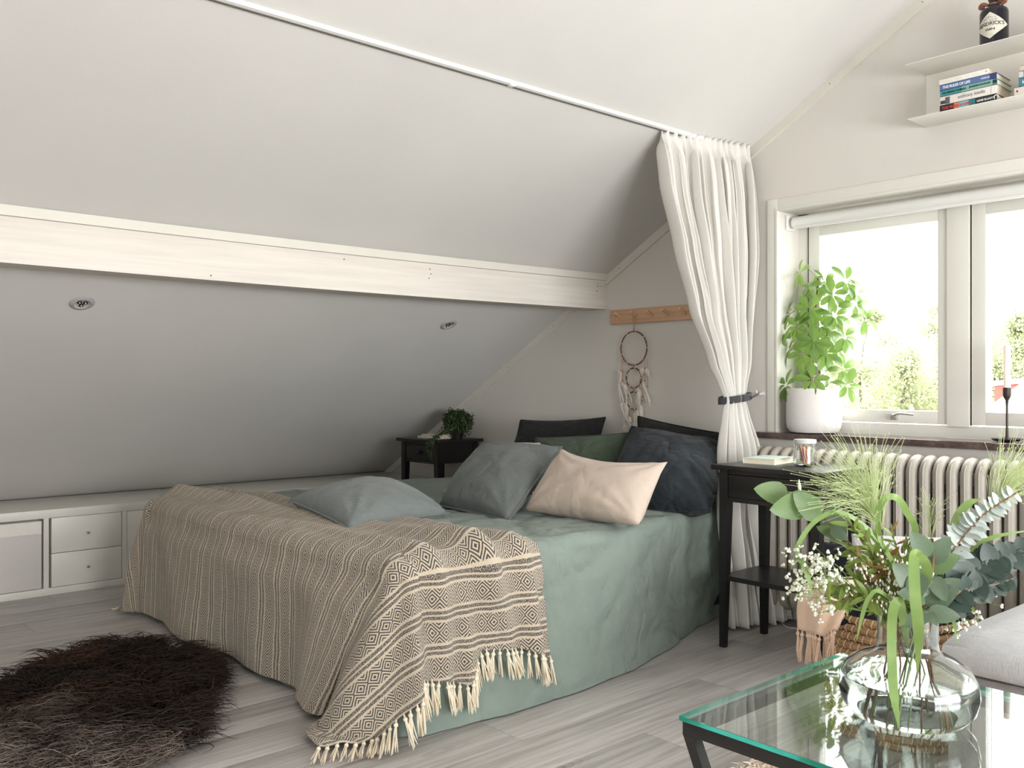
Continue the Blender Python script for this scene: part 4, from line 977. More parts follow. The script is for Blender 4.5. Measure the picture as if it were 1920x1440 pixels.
stems = MB(); trunk = [Vector((px-.015, py, WB+.16)), Vector((px-.02, py, WB+.35)), Vector((px+.005, py+.01, WB+.55)), Vector((px+.02, py, WB+.66))]
trunk2 = [Vector((px+.02, py+.01, WB+.16)), Vector((px+.03, py, WB+.3)), Vector((px+.05, py+.02, WB+.42))]
sp1 = spl(trunk, 8); sp2 = spl(trunk2, 8); tm_ = MB(); tm_.tube(sp1, [.006-.003*i/len(sp1) for i in range(len(sp1))], 7); tm_.tube(sp2, .004, 7); part('trunk', tm_, M['bark'], pt)
sk = MB(); sk.tube([(px+.015, py-.03, WB+.16), (px+.018, py-.028, WB+.57)], .003, 6); part('stake', sk, M['pegwood'], pt)
r_ = random.Random(12)
for (u, v, dy_, nl) in RS:
    dir_ = FW + RT*((u-960)/F_PX) + Vector((0, 0, -(v-HOR)/F_PX)); tpar = (py+dy_-CAM.y)/dir_.y; c_ = CAM+dir_*tpar
    c_.y = min(c_.y, .125)
    base = min(sp1+sp2, key=lambda q: (q-c_).length+ (max(0, q.z-c_.z+.03))*1.5)
    mid = base.lerp(c_, .55)+Vector((0, 0, .03)); stems.tube(spl([base, mid, c_], 5), .0013, 5, cap=False)
    out_ = Vector((c_.x-px, c_.y-py, 0)); out_ = (out_.normalized() if out_.length > .01 else Vector((0, -1, 0))) + Vector((.2, -.75, .35)); out_.normalize()
    e1 = out_.orthogonal().normalized(); e2 = out_.cross(e1); ph0 = r_.uniform(0, 6)
    for k in range(nl):
        a = ph0+2*PI*k/nl+r_.uniform(-.15, .15); d_ = (e1*math.cos(a)+e2*math.sin(a))*1. + out_*.22 + Vector((0, 0, -.28)); L = r_.uniform(.050, .074)
        mt = frame_mat(c_+d_.normalized()*.010, d_, out_+Vector((0, 0, .35))) @ Matrix.Scale(L, 4)
        ry = mt.translation.y
        place('leaf', slm, pt, mt)
part('stem', stems, M['stem'], pt)

# ================================================================== candlesticks
def candlestick(x, y, label, hc=.145):
    t = thing('candlestick', label, 'candlestick', (x, y, WB), 'candlesticks on the sill')
    m = MB(); m.lathe([(.030, .001), (.044, .004), (.052, .0105), (.0515, .0125), (.043, .0085), (.012, .0085), (.0085, .012), (.0052, .02), (.004, .06), (.0038, .13), (.0052, .150), (.0125, .163), (.0142, .170), (.0142, .196), (.0122, .196), (.0115, .172), (1e-4, .170)], (x, y, WB), 32, True, False); part('stand', m, M['brownmetal'], t)
    c_ = MB(); c_.lathe([(.0118, .173), (.0118, .19+hc), (.010, .193+hc), (1e-4, .194+hc)], (x, y, WB), 20, True, False); c_.tube([(x, y, WB+.19+hc), (x, y, WB+.200+hc)], .0008, 5)
    solo('candle', c_, M['wax'], label.replace('dark metal candlestick', 'white candle in the candlestick').replace(' standing', '').replace(' cut off', ''), 'candle', 'candles on the sill')
candlestick(-1.272, .06, 'dark metal candlestick standing on the sill in front of the right pane', .158)
candlestick(-1.132, .02, 'dark metal candlestick cut off by the right edge of the photo', .158)

# ================================================================== wall shelf, books and bottle
sh = thing('wall_shelf', 'white metal double shelf on the gable wall above the window', 'shelf', (-1.14, 0, 1.965)); SW = simple('white_powder_coat', (.80, .78, .73), .35, .01, 5)
x0, x1 = -1.535, -.74
for (nm, z0, z1, yf) in (('lower_shelf', 1.9655, 1.968, -.160), ('upper_shelf', 2.1605, 2.163, -.178)):
    m = MB(); m.box(x0, x1, yf, -.002, z0, z1, .0008); part(nm.split('_')[1] + '_board', m, SW, sh)
m = MB(); m.box(x0, x1, -.004, -.0005, 1.966, 2.163, .0006); part('back_plate', m, SW, sh)
def col(name, c, r=.4): return simple(name, c, r, .03, 30)
BK = [('black paperback with red lettering, lowest in the pile', (.012, .012, .015), .0235, .213, [('THE FRENCH GIRL', .013, .008, .100, (.62, .05, .06)), ('LEXIE ELLIOTT', .009, .128, .058, (.8, .8, .8))]),
      ('off-white paperback with grey lower case lettering, second from below', (.72, .68, .64), .0315, .211, [('anthony kiedis', .017, .062, .092, (.25, .24, .24))]),
      ('turquoise paperback with black handwriting style lettering', (.05, .30, .33), .0205, .213, [('ON BEING HUMAN', .011, .008, .082, (.01, .02, .03)), ('JENNIFER PASTILOFF', .009, .100, .072, (.01, .03, .03))]),
      ('blue paperback with white lettering, second from the top', (.085, .15, .34), .0215, .212, [('THE RULES OF LIFE', .013, .010, .095, (.85, .88, .9)), ('TEMPLAR', .007, .140, .030, (.7, .75, .85))]),
      ('white paperback lying on top of the pile', (.78, .76, .72), .0215, .186, [])]
z = 1.9682; bx0 = -1.422
def lettering(parent, lines, x, y, z0, h):
    for (txt, size, off, width, c_) in lines:
        tmb = text_mb(txt, size, .0003, width, .0002); a = np.array(tmb.v); hh = a[:, 1].max()-a[:, 1].min(); y00 = a[:, 1].min()
        tmb.v = [(x+off+q[0], y-.0005-q[2], z0+h/2-hh/2+(q[1]-y00)) for q in tmb.v]
        part('lettering', tmb, col('ink', c_, .6), parent, False, False)
for k, (lab, c_, h, L, lines) in enumerate(BK):
    dx_ = (.0, .001, .0015, .0, -.003)[k]; yf = (-.150, -.150, -.151, -.150, -.148)[k]
    t = book(bx0+dx_, bx0+dx_+L-.020, yf, -.022 if k else -.03, z, z+h, col('book_cover', c_), lab, 'paperbacks on the lower shelf', 0, 'front')
    lettering(t, lines, bx0+dx_, yf, z, h)
    def patch(a, b, zz0, zz1, cc, nm='print'):
        m = MB(); m.box(bx0+dx_+a, bx0+dx_+b, yf-.0004, yf+.0005, z+zz0, z+zz1); part(nm, m, col('spine_print', cc), t, False)
    if k == 4:
        q_ = MB()
        for a_ in (.014, .022, .031, .039, .058, .066, .073, .090, .098, .112, .119, .126, .133): q_.box(bx0+dx_+a_, bx0+dx_+a_+.0045, yf-.0003, yf+.0005, z+h*.45, z+h*.45+.0012)
        part('print', q_, col('faint_print', (.52, .50, .47)), t, False); patch(.158, .163, .009, .014, (.3, .29, .27))
    if k == 3: patch(.170, .1925, .0005, h-.0005, (.03, .04, .13)); 
    if k == 0: patch(.066, .100, .001, h-.001, (.20, .42, .48)); patch(.050, .066, .001, h-.001, (.55, .20, .10)); patch(.100, .122, .001, h-.001, (.02, .16, .17)); 
    if k == 2: patch(.178, .192, .005, h-.004, (.01, .015, .02)); patch(.075, .178, .0005, h-.0005, (.20, .40, .34))
    if k == 1: patch(.002, .018, .004, .016, (.03, .03, .03)); patch(.018, .034, .002, .026, (.10, .10, .09)); patch(.172, .174, .004, .027, (.4, .38, .36))
    if k == 0:
        m = MB(); cxx = bx0+.191; m.tube([(cxx+.007*math.cos(a), yf-.0006, z+h/2+.007*math.sin(a)) for a in [(-.2+i*.28)*1. for i in range(16)]], .0016, 6); part('print', m, col('white_ink', (.8, .8, .8)), t)
    if k == 2 or k == 0:
        for ln in [q for q in t.children if q.name.startswith('lettering')]: ln.location.y -= .0006
    z += h
z = 1.9682
for k, (lab, c_, h, ln) in enumerate((('cream book at the bottom of the right pile', (.74, .68, .60), .028, []), ('teal book with white lettering in the right pile', (.05, .22, .28), .030, [('k', .016, .012, .008, (.85, .85, .85))]), ('white and dark book in the right pile', (.70, .70, .74), .022, []), ('pale pink book on top of the right pile', (.70, .60, .54), .019, []))):
    xx = -1.174 + (0, .014, .015, .018)[k]; t = book(xx, xx+.205, -.150, -.025, z, z+h, col('book_cover', c_), lab, 'paperbacks on the lower shelf', 0, 'front'); lettering(t, ln, xx, -.150, z, h)
    if k == 2: m = MB(); m.box(xx+.015, xx+.20, -.1505, -.149, z+.0005, z+h-.0005); part('print', m, col('dark_print', (.03, .02, .05)), t, False)
    if k == 0: m = MB(); m.box(xx+.007, xx+.012, -.1505, -.149, z+.012, z+.018); part('print', m, col('dark_print', (.03, .02, .05)), t, False)
    z += h
gx, gy, gz = -1.252, -.112, 2.1632; GR = .0455
bt = thing('bottle', 'squat black bottle with a cream diamond label on the upper shelf', 'bottle', (gx, gy, gz))
BG = Mat('black_bottle_glass'); BG.set((.006, .006, .012), .08); BG = BG.m
m = MB(); m.lathe([(.040, 0), (GR, .005), (GR, .118), (.043, .128), (.036, .134), (.018, .139), (.0165, .145), (.0165, .165), (.019, .166), (.019, .188), (.0165, .19), (1e-4, .19)], (gx, gy, gz), 40, True, False); part('glass', m, BG, bt)
th0 = math.radians(-86); lh = .046; lw_ = 1.36; zc = gz+.066
def wrap(th_, zz, r): return (gx+r*math.cos(th0+th_), gy+r*math.sin(th0+th_), zc+zz)
m = MB(); m.grid(lambda s, t: wrap(lw_*((s-.5)+(t-.5)), lh*((s-.5)-(t-.5)), GR+.0006), 24, 24); lb = part('label', m, simple('cream_label', (.60, .58, .50), .6, .05, 60), bt, True, False)
for (txt, size, zz, width, sh_) in (("HENDRICK'S", .017, -.004, .092, 0), ('GIN', .010, -.021, .030, 0)):
    tb_ = text_mb(txt, size, .0002, width, .0003); a = np.array(tb_.v); cx_ = (a[:, 0].max()+a[:, 0].min())/2; m = MB(); m.v = [wrap((q[0]-cx_)/GR, zz+q[1]+.004*math.cos((q[0]-cx_)/.05), GR+.0010+q[2]) for q in tb_.v]; m.f = tb_.f; part('lettering', m, col('label_ink', (.03, .03, .03)), lb, False, False)
m = MB(); r_ = random.Random(6)
for k in range(34):
    s = r_.uniform(-.55, .55); zz = r_.uniform(.012, .034)*(1-abs(s)*.5); m.grid(lambda u, v: wrap(s+u*.09, zz+v*.0016, GR+.0010), 1, 1)
for k in range(9): s = r_.uniform(-.2, .2); zz = -.028-r_.uniform(0, .009); m.grid(lambda u, v: wrap(s+u*.05, zz+v*.001, GR+.0010), 1, 1)
part('engraving', m, col('grey_engraving', (.33, .32, .29)), lb, False, False)['kind'] = 'stuff'
m = MB(); LE = simple('brown_leather_bow', (.20, .08, .05), .6, .15, 60, .4, 120)
for s in (-1, 1): m.tube(spl([(gx+s*.016, gy-.01, gz+.150), (gx+s*.034, gy-.016, gz+.156), (gx+s*.042, gy-.012, gz+.146), (gx+s*.030, gy-.012, gz+.143), (gx+s*.036, gy-.010, gz+.138)], 4), [.004, .006, .007, .007, .006, .006, .006, .006, .006, .006, .006, .006, .006, .005, .005, .004, .003], 7)
m.tube([(gx+.017*math.cos(a), gy+.017*math.sin(a), gz+.150) for a in [2*PI*i/20 for i in range(20)]], .004, 6, True); part('neck_bow', m, LE, bt)

# ================================================================== sofa, basket
sf = thing('sofa', 'light grey upholstered sofa seat reaching in from the right', 'sofa', (.0, -.80, 0))
SX, SY = -.875, -1.455
def softbox(x0, x1, y0, y1, z0, z1, r, puff, mat, name, parent, sub=1):
    bm = bmesh.new(); bmesh.ops.create_cube(bm, size=1); bmesh.ops.subdivide_edges(bm, edges=bm.edges[:], cuts=14, use_grid_fill=True); m = MB()
    cx_, cy_, cz_ = (x0+x1)/2, (y0+y1)/2, (z0+z1)/2; hx, hy_, hz = (x1-x0)/2, (y1-y0)/2, (z1-z0)/2
    for v in bm.verts:
        p = Vector((v.co.x*2*hx, v.co.y*2*hy_, v.co.z*2*hz)); q = Vector((max(-hx+r, min(hx-r, p.x)), max(-hy_+r, min(hy_-r, p.y)), max(-hz+min(r, hz*.95), min(hz-min(r, hz*.95), p.z))))
        d = p-q; rr_ = min(r, hz*.95)
        if d.length > 1e-6: p = q + Vector((d.normalized().x*r, d.normalized().y*r, d.normalized().z*rr_))
        u_ = (1-(p.x/hx)**2)*(1-(p.y/hy_)**2); p.z += puff*max(0, u_)**.6*(1 if p.z > 0 else -.0) + .004*nz(p.x*4, p.y*4, 2)
        v.co = p + Vector((cx_, cy_, cz_))
    m.add([v.co[:] for v in bm.verts], [[v.index for v in f.verts] for f in bm.faces]); bm.free(); return part(name, m, mat, parent, True, True, 60)
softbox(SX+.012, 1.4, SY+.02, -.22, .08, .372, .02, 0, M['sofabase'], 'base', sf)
softbox(SX, .30, SY-.005, -.24, .366, .448, .038, .022, M['sofa'], 'seat_cushion', sf)
softbox(.305, 1.39, SY-.005, -.24, .366, .448, .038, .022, M['sofa'], 'seat_cushion', sf)
for x in (SX+.08, 1.3):
    for y in (SY+.1, -.3): m = MB(); m.lathe([(.018, 0), (.024, .085)], (x, y, 0), 14); part('leg', m, M['blackwood'], sf)
kx, ky, KR, KH = -1.225, -.875, .20, .345
ba = thing('woven_basket', 'round woven seagrass basket filled with blankets beside the sofa', 'basket', (kx, ky, 0))
m = MB(); rows = 15; hh = KH/rows
def brad(z): return KR*(.93+.09*math.sin(PI*min(1, z/KH*.9+.05)))
m.lathe([(1e-4, .004), (KR*.92, .004), (KR*.95, .02), (brad(KH*.5)-.011, KH*.5), (brad(KH)-.012, KH-.006), (brad(KH)-.018, KH-.006), (brad(KH*.5)-.02, KH*.5), (KR*.9, .02), (1e-4, .012)], (kx, ky, 0), 48, False, False); part('lining', m, M['lamdark'], ba)
stt = MB()
for k in range(rows):
    z = hh*(k+.5); R_ = brad(z); m = MB(); m.tube([(kx+(R_-.004)*math.cos(a), ky+(R_-.004)*math.sin(a), z+.0015*math.sin(a*3+k)) for a in [2*PI*i/72 for i in range(72)]], .0118, 8, True); part('coil', m, M['wicker'], ba)
    nn = 54
    for i in range(nn):
        a = 2*PI*(i+.5*(k % 2))/nn; c_, s_ = math.cos(a), math.sin(a); R2 = R_+.0085
        stt.tube([(kx+(R2-.007)*c_, ky+(R2-.007)*s_, z-.0115), (kx+R2*c_, ky+R2*s_, z-.004), (kx+R2*math.cos(a+.012), ky+R2*math.sin(a+.012), z+.004), (kx+(R2-.007)*math.cos(a+.016), ky+(R2-.007)*math.sin(a+.016), z+.0115)], .0015, 4, cap=False)
part('stitching', stt, M['cream'], ba)['kind'] = 'stuff'
# folded navy blanket, pale cushion and peach throw in the basket
m = MB()
def nb(u, v):
    a = 2*PI*u; R_ = (KR-.03)*(1-v)**.5 if v > .35 else (KR+.012-.05*(.35-v)*0); z = KH+.045+.05*sm(.2, 1, v)+.02*nz(u*9, v*4)
    if v <= .35: z = KH-.03+.09*v/.35 if True else z; R_ = brad(KH)+.008-.03*(v/.35)**2 + .01*math.sin(a*5)*(1-v/.35); z -= .035*max(0, math.sin(a*2.5+1.2))*(1-v/.35)
    return (kx+R_*math.cos(a), ky+R_*math.sin(a), z+.012*nz(math.cos(a)*3, math.sin(a)*3, v*3))
m.grid(nb, 72, 24); solo('folded_blanket', m, M['blanket'], 'dark navy blanket stuffed into the top of the basket', 'blanket')
pillow('cushion', 'pale grey boucle cushion standing in the basket', 'cushion', A(1596, 1000, 2.72), A(1800, 1008, 2.56), A(1780, 1150, 2.60), A(1600, 1140, 2.76), .11, M['fluff'], None, .03, .006, .2, 11)
pillow('cushion', 'dark navy cushion corner poking out behind the pale cushion', 'cushion', A(1541, 1016, 2.86), A(1700, 1020, 2.72), A(1690, 1120, 2.74), A(1552, 1120, 2.88), .09, M['blanket'], None, .03, .006, .2, 12)
pth = thing('peach_throw', 'peach wool throw with knotted fringe hanging over the basket rim', 'blanket', A(1545, 1150, 2.58))
TLp, TRp = A(1600, 1062, 2.62), A(1655, 1100, 2.50); 
cols_ = [[A(1600, 1085, 2.62), A(1522, 1092, 2.64), A(1499, 1128, 2.62), A(1498, 1180, 2.60)], [A(1612, 1085, 2.55), A(1552, 1092, 2.56), A(1528, 1130, 2.54), A(1524, 1186, 2.53)], [A(1630, 1088, 2.50), A(1588, 1098, 2.50), A(1558, 1140, 2.48), A(1547, 1192, 2.48)], [A(1640, 1090, 2.50), A(1612, 1102, 2.48), A(1588, 1140, 2.46), A(1568, 1178, 2.47)]]
colsS = [spl(c_, 8) for c_ in cols_]
def pf(u, v):
    j_ = v*(len(colsS[0])-1); rowp = [c_[int(j_)].lerp(c_[min(len(c_)-1, int(j_)+1)], j_ % 1) for c_ in colsS]; q = spl(rowp, 8); k = u*(len(q)-1); p = q[int(k)].lerp(q[min(len(q)-1, int(k)+1)], k % 1)
    return p + (CAM-p).normalized()*(.010*math.sin(u*13+v*2)*(.3+v) + .012*math.sin(PI*min(1, v*1.3))) 
m = MB(); m.grid(pf, 36, 30); bot = [Vector(q) for q in m.v[-37:]]; po = part('cloth', m, M['peach'], pth, True, False, 180); so = po.modifiers.new('t', 'SOLIDIFY'); so.thickness = .006
ptm = [tassel_mesh(20+k, .078, 'tassel', 0, M['peach'], .006) for k in range(3)]
fringe(bot, .0155, ptm, pth, lambda p: Vector((-.5, -.8, 0)), floorz=-.5, sc=1.)

# ================================================================== glass coffee table
GT = .460; gx0, gx1, gy0, gy1 = -.925, -.12, -2.29, -1.772
ctb = thing('coffee_table', 'small glass topped table with a black metal frame', 'table', ((gx0+gx1)/2, (gy0+gy1)/2, 0))
m = MB(); m.box(gx0, gx1, gy0, gy1, GT-.008, GT, .0008); gt_ = part('glass_top', m, M['tabletop'], ctb, False); gt_.data.materials.append(M['glassedge'])
for f_ in gt_.data.polygons:
    if abs(f_.normal.z) < .5: f_.material_index = 1
def bar(a, b, w, name='frame_bar', h=None):
    m = MB(); a = Vector(a); b = Vector(b); m.tube([a, b], w*.7071, 4, up=None); return part(name, m, M['blackmetal'], ctb, False)
zf = GT-.008-.0135; i_ = .014
m = MB()
for (a, b, c_, d) in ((gx0+.004, gx1-.004, gy0+.004, gy0+.024), (gx0+.004, gx1-.004, gy1-.024, gy1-.004), (gx0+.004, gx0+.024, gy0+.024, gy1-.024), (gx1-.024, gx1-.004, gy0+.024, gy1-.024)): m.box(a, b, c_, d, GT-.030, GT-.0095, .0015)
part('top_frame', m, M['blackmetal'], ctb)
for (cx_, cy_, sx_, sy_) in ((gx0+.014, gy0+.014, 1, 1), (gx1-.014, gy0+.014, -1, 1), (gx0+.014, gy1-.014, 1, -1), (gx1-.014, gy1-.014, -1, -1)):
    m = MB(); m.add([(cx_-.010, cy_-.010, GT-.028), (cx_+.010, cy_-.010, GT-.028), (cx_+.010, cy_+.010, GT-.028), (cx_-.010, cy_+.010, GT-.028)] + [(cx_-.010+sx_*.19, cy_-.010, .006), (cx_+.010+sx_*.19, cy_-.010, .006), (cx_+.010+sx_*.19, cy_+.010, .006), (cx_-.010+sx_*.19, cy_+.010, .006)], [(0, 1, 2, 3), (7, 6, 5, 4), (0, 4, 5, 1), (1, 5, 6, 2), (2, 6, 7, 3), (3, 7, 4, 0)]); part('leg', m, M['blackmetal'], ctb, False)
    m = MB(); m.lathe([(.006, -.0015), (.006, 0)], (cx_+sx_*.02, cy_, GT-.008), 14); part('bumper', m, M['whitemetal'], ctb)
# ------------------------------------------------------------------ vase with water
vx, vy = -.672, -2.025
VZ = GT+.0005
va = thing('glass_vase', 'squat clear glass vase with a wide belly and short neck on the glass table', 'vase', (vx, vy, VZ))
OUTP = [(.060, .000), (.085, .006), (.100, .022), (.1055, .045), (.103, .066), (.092, .086), (.070, .099), (.054, .106), (.047, .113), (.0455, .124), (.0455, .178), (.047, .184)]
INP = [(.0445, .184), (.0430, .178), (.0430, .125), (.0440, .1145), (.0515, .1045), (.068, .0965), (.0890, .084), (.1000, .0655), (.1025, .045), (.097, .0235), (.0825, .0095), (.055, .0055), (1e-4, .005)]
m = MB(); m.lathe([(1e-4, 0)] + OUTP + INP, (vx, vy, VZ), 64, False, False); part('glass', m, M['glass'], va)
m = MB(); m.lathe([(1e-4, .0048), (.0553, .0053), (.0828, .0093), (.0973, .0233), (.1028, .045), (.1003, .0655), (.0995, .0665), (1e-4, .0665)], (vx, vy, VZ), 64, False, False); solo('water', m, M['water'], 'clear water filling the lower half of the glass vase', 'water')

# ------------------------------------------------------------------ bouquet: every stem is a thing of its own
NK = Vector((vx, vy, VZ+.165))
BQ = 'stems in the glass vase'
def foot(k, r_=.055, z=.012): a = k*2.399; return Vector((vx+r_*math.cos(a)*.9, vy+r_*math.sin(a)*.9, VZ+z))
def neck(k): a = k*2.399+1.2; return NK + Vector((.022*math.cos(a), .022*math.sin(a), 0))
eum = leaf_mesh('leaf', M['euca'], .74, .10, .10, 1, 9, heart=1); eug = leaf_mesh('leaf', M['eucagrey'], .70, .15, .12, 1, 9, heart=1)
eud = leaf_mesh('leaf', M['eucadark'], .95, .10, .10, .8, 7, heart=1); eus = leaf_mesh('leaf', M['eucasilver'], .62, .06, .1, .8, 6)
olm = leaf_mesh('leaf', M['olive'], .26, .2, .2, .9, 5); rum = leaf_mesh('leaf', M['rust'], .3, .25, .2, .9, 5); grl = leaf_mesh('leaf', M['grassblade'], .22, .2, .1, .8, 5)
def tocam(p): return (CAM-p).normalized()
# 1 long eucalyptus branch reaching left
b1 = thing('eucalyptus_branch', 'eucalyptus branch with large flat green leaves reaching far left', 'branch', foot(0), BQ)
pth_ = spl([foot(0), neck(0), A(1640, 1070, 1.44), A(1575, 1000, 1.46), A(1530, 958, 1.47), A(1475, 930, 1.48)], 8); m = MB(); m.tube(pth_, [.0022-.0012*i/len(pth_) for i in range(len(pth_))], 6); part('stem', m, M['bark'], b1)
def bigleaf(me, parent, base, tip, facing, roll=0, lbl=None):
    d = Vector(tip)-Vector(base); L = d.length; mt = frame_mat(base, d, facing) @ Matrix.Rotation(roll, 4, 'X') @ Matrix.Diagonal((L, L, L, 1)); o = place('leaf', me, parent, mt); 
    if lbl: o['label'] = lbl
    return o
for (bu, bv, tu, tv, dd, ddt, me, tilt) in ((1473, 930, 1416, 915, 1.48, 1.47, eum, .3), (1512, 942, 1447, 958, 1.46, 1.44, eum, -.3), (1535, 965, 1490, 925, 1.45, 1.44, eum, .2), (1562, 1005, 1566, 938, 1.47, 1.46, eug, 1.1), (1566, 995, 1532, 990, 1.47, 1.46, eum, -.9), (1560, 992, 1592, 1012, 1.46, 1.45, eug, .4)):
    p = A(bu, bv, dd); bigleaf(me, b1, p, A(tu, tv, ddt), tocam(p)+Vector((0, 0, tilt)))
m = MB(); p = A(1501, 926, 1.46); m.tube(spl([p, A(1499, 912, 1.46), A(1498, 899, 1.46)], 4), [.001, .0016, .0024, .003, .0032, .0028, .002, .0014, .0008], 6); part('bud', m, M['blossom'], b1)
# 2 pale grass plumes
def plume(name, label, root, axis, L, n, seed, k, spread=.9):
    t = thing('grass_plume', label, 'grass', foot(k), BQ); m = MB(); pts = spl([foot(k), neck(k), neck(k).lerp(root, .6)+Vector((0, 0, .01)), root], 8); m.tube(pts, .0013, 5); part('stem', m, M['grassblade'], t)
    r_ = random.Random(seed); m = MB(); ax = Vector(axis).normalized(); e1 = ax.orthogonal().normalized(); e2 = ax.cross(e1)
    for i in range(n):
        a = r_.uniform(0, 2*PI); s_ = r_.random()**.7*spread; LL = L*r_.uniform(.5, 1.08); q0 = root + ax*r_.uniform(-.012, .03); d = (ax + (e1*math.cos(a)+e2*math.sin(a))*s_).normalized()
        q1 = q0+d*LL*.55+Vector((0, 0, .01)); q2 = q0+d*LL+Vector((0, 0, -.012*s_)); sp_ = spl([q0, q1, q2], 3); m.tube(sp_, .00034, 3, cap=False); m.sphere(q2, .0009, 5, 4)
        if r_.random() < .55: q3 = q1.lerp(q2, .4)+Vector((r_.gauss(0, .008), r_.gauss(0, .008), r_.gauss(0, .006))); m.tube([q1, q3], .0003, 3, cap=False); m.sphere(q3, .0009, 5, 4)
    part('awns', m, M['plume'], t)['kind'] = 'stuff'
plume('grass_plume', 'pale feathery grass plume above the middle of the bouquet', A(1648, 982, 1.45), (A(1600, 900, 1.44)-A(1648, 982, 1.45)), .150, 260, 1, 1, 1.0)
plume('grass_plume', 'pale feathery grass plume at the right edge of the bouquet', A(1862, 955, 1.50), (A(1925, 860, 1.50)-A(1862, 955, 1.50)), .12, 170, 2, 2, .8)
plume('grass_plume', 'thin sparse grass plume in the centre of the bouquet', A(1745, 1010, 1.52), Vector((-.1, 0, 1)), .075, 26, 3, 3, .8)
# 3 broad grass blades
def blade(label, pts, w, k=None, face=None):
    P3 = spl([Vector(p) for p in pts], 8); n = len(P3); m = MB(); vs = []; c_ = sum(P3, Vector())/n
    for i, p in enumerate(P3):
        t = (P3[min(n-1, i+1)]-P3[max(0, i-1)]).normalized(); f = tocam(p) if face is None else Vector(face); w_ = 0; tw = math.sin(i/n*5+w*900)*.35; s_ = t.cross(f).normalized(); nn_ = t.cross(s_); s_ = s_*math.cos(tw)+nn_*math.sin(tw)
        ww = w*.9*min(1, (i+1.5)/5)*min(1, (n-i+.2)/9)*.5; vs += [p-s_*ww, p+nn_*ww*.02, p+s_*ww]
    m.add(vs, [(i*3+j, i*3+j+1, i*3+4+j, i*3+3+j) for i in range(n-1) for j in (0, 1)]); o = solo('ornamental_grass', m, M['grassblade'], label, 'grass', BQ, True, False); return o
blade('grass blade arching over the middle with its tip bent down', [neck(1), A(1716, 1010, 1.46), A(1700, 960, 1.45), A(1682, 934, 1.44), A(1660, 934, 1.43), A(1648, 955, 1.42), A(1644, 990, 1.42)], .012)
blade('grass blade curling round the left side above the white blossom', [neck(2), A(1660, 1030, 1.42), A(1610, 978, 1.41), A(1568, 960, 1.41), A(1528, 978, 1.41), A(1500, 1015, 1.41), A(1497, 1040, 1.41), A(1515, 1080, 1.40), A(1523, 1120, 1.40)], .008)
blade('broad grass blade hanging straight down over the front of the vase', [neck(3)+Vector((0, 0, -.03)), A(1738, 1080, 1.38), A(1722, 1042, 1.34), A(1714, 1050, 1.31), A(1716, 1120, 1.29), A(1722, 1180, 1.29), A(1720, 1260, 1.30)], .017)
blade('grass blade folded over the vase rim and hanging in front of it', [NK+Vector((0, 0, -.05)), A(1690, 1140, 1.40), A(1683, 1128, 1.36), A(1674, 1150, 1.33), A(1672, 1220, 1.31), A(1676, 1300, 1.31), A(1686, 1366, 1.31)], .015)
blade('grass blade bent sharply at the upper right', [neck(5), A(1778, 1030, 1.48), A(1792, 975, 1.47), A(1815, 945, 1.46), A(1838, 935, 1.46)], .014)
blade('long thin grass blade reaching the right edge', [neck(6), A(1790, 1060, 1.47), A(1850, 1012, 1.46), A(1930, 994, 1.46)], .009)
blade('short grass blade drooping over the basket', [neck(7), A(1652, 1110, 1.38), A(1630, 1120, 1.36), A(1618, 1150, 1.36), A(1606, 1200, 1.36)], .007)
blade('small grass blade drooping at the right of the neck', [neck(8), A(1778, 1140, 1.40), A(1788, 1165, 1.39), A(1794, 1205, 1.39)], .006)
# 4 baby's breath
def breath(label, centres, k, n, spread, seed, dep):
    t = thing('baby_breath_sprig', label, 'flower', foot(k), BQ); st = MB(); r_ = random.Random(seed); n0 = neck(k); root = n0.lerp(A(*centres[0], dep), .55)
    st.tube(spl([foot(k), n0, root], 6), .0011, 5); fl_ = MB(); r0 = .0028
    for (u, v) in centres:
        c_ = A(u, v, dep+r_.uniform(-.03, .03)); st.tube(spl([root, root.lerp(c_, .5)+Vector((0, 0, .006)), c_], 4), .0006, 4, cap=False)
        for i in range(n):
            p = c_+Vector((r_.gauss(0, 1), r_.gauss(0, 1), r_.gauss(0, 1)))*spread; st.tube([c_, p], .00035, 3, cap=False)
            for _ in range(4): q = p+Vector((r_.gauss(0, 1), r_.gauss(0, 1), r_.gauss(0, 1)))*.0016; fl_.sphere(q, r0*r_.uniform(.55, .95), 6, 4)
    part('stem', st, M['grassblade'], t); part('blossom', fl_, M['blossom'], t)['kind'] = 'stuff'
breath('white baby breath sprig on the left side of the bouquet', [(1540, 1060), (1520, 1075), (1550, 1085), (1530, 1100), (1565, 1110), (1495, 1048), (1498, 1090), (1555, 1050), (1510, 1060), (1570, 1085), (1545, 1120), (1500, 1110)], 9, 15, .0125, 21, 1.42)
breath('white baby breath sprig hanging low before the peach throw', [(1520, 1135), (1535, 1150), (1550, 1148), (1570, 1118), (1497, 1118)], 10, 3, .006, 22, 1.40)
breath('white baby breath sprig at the right behind the vase neck', [(1810, 1155), (1835, 1150), (1850, 1130), (1800, 1175), (1780, 1178), (1820, 1165)], 11, 5, .009, 23, 1.47)
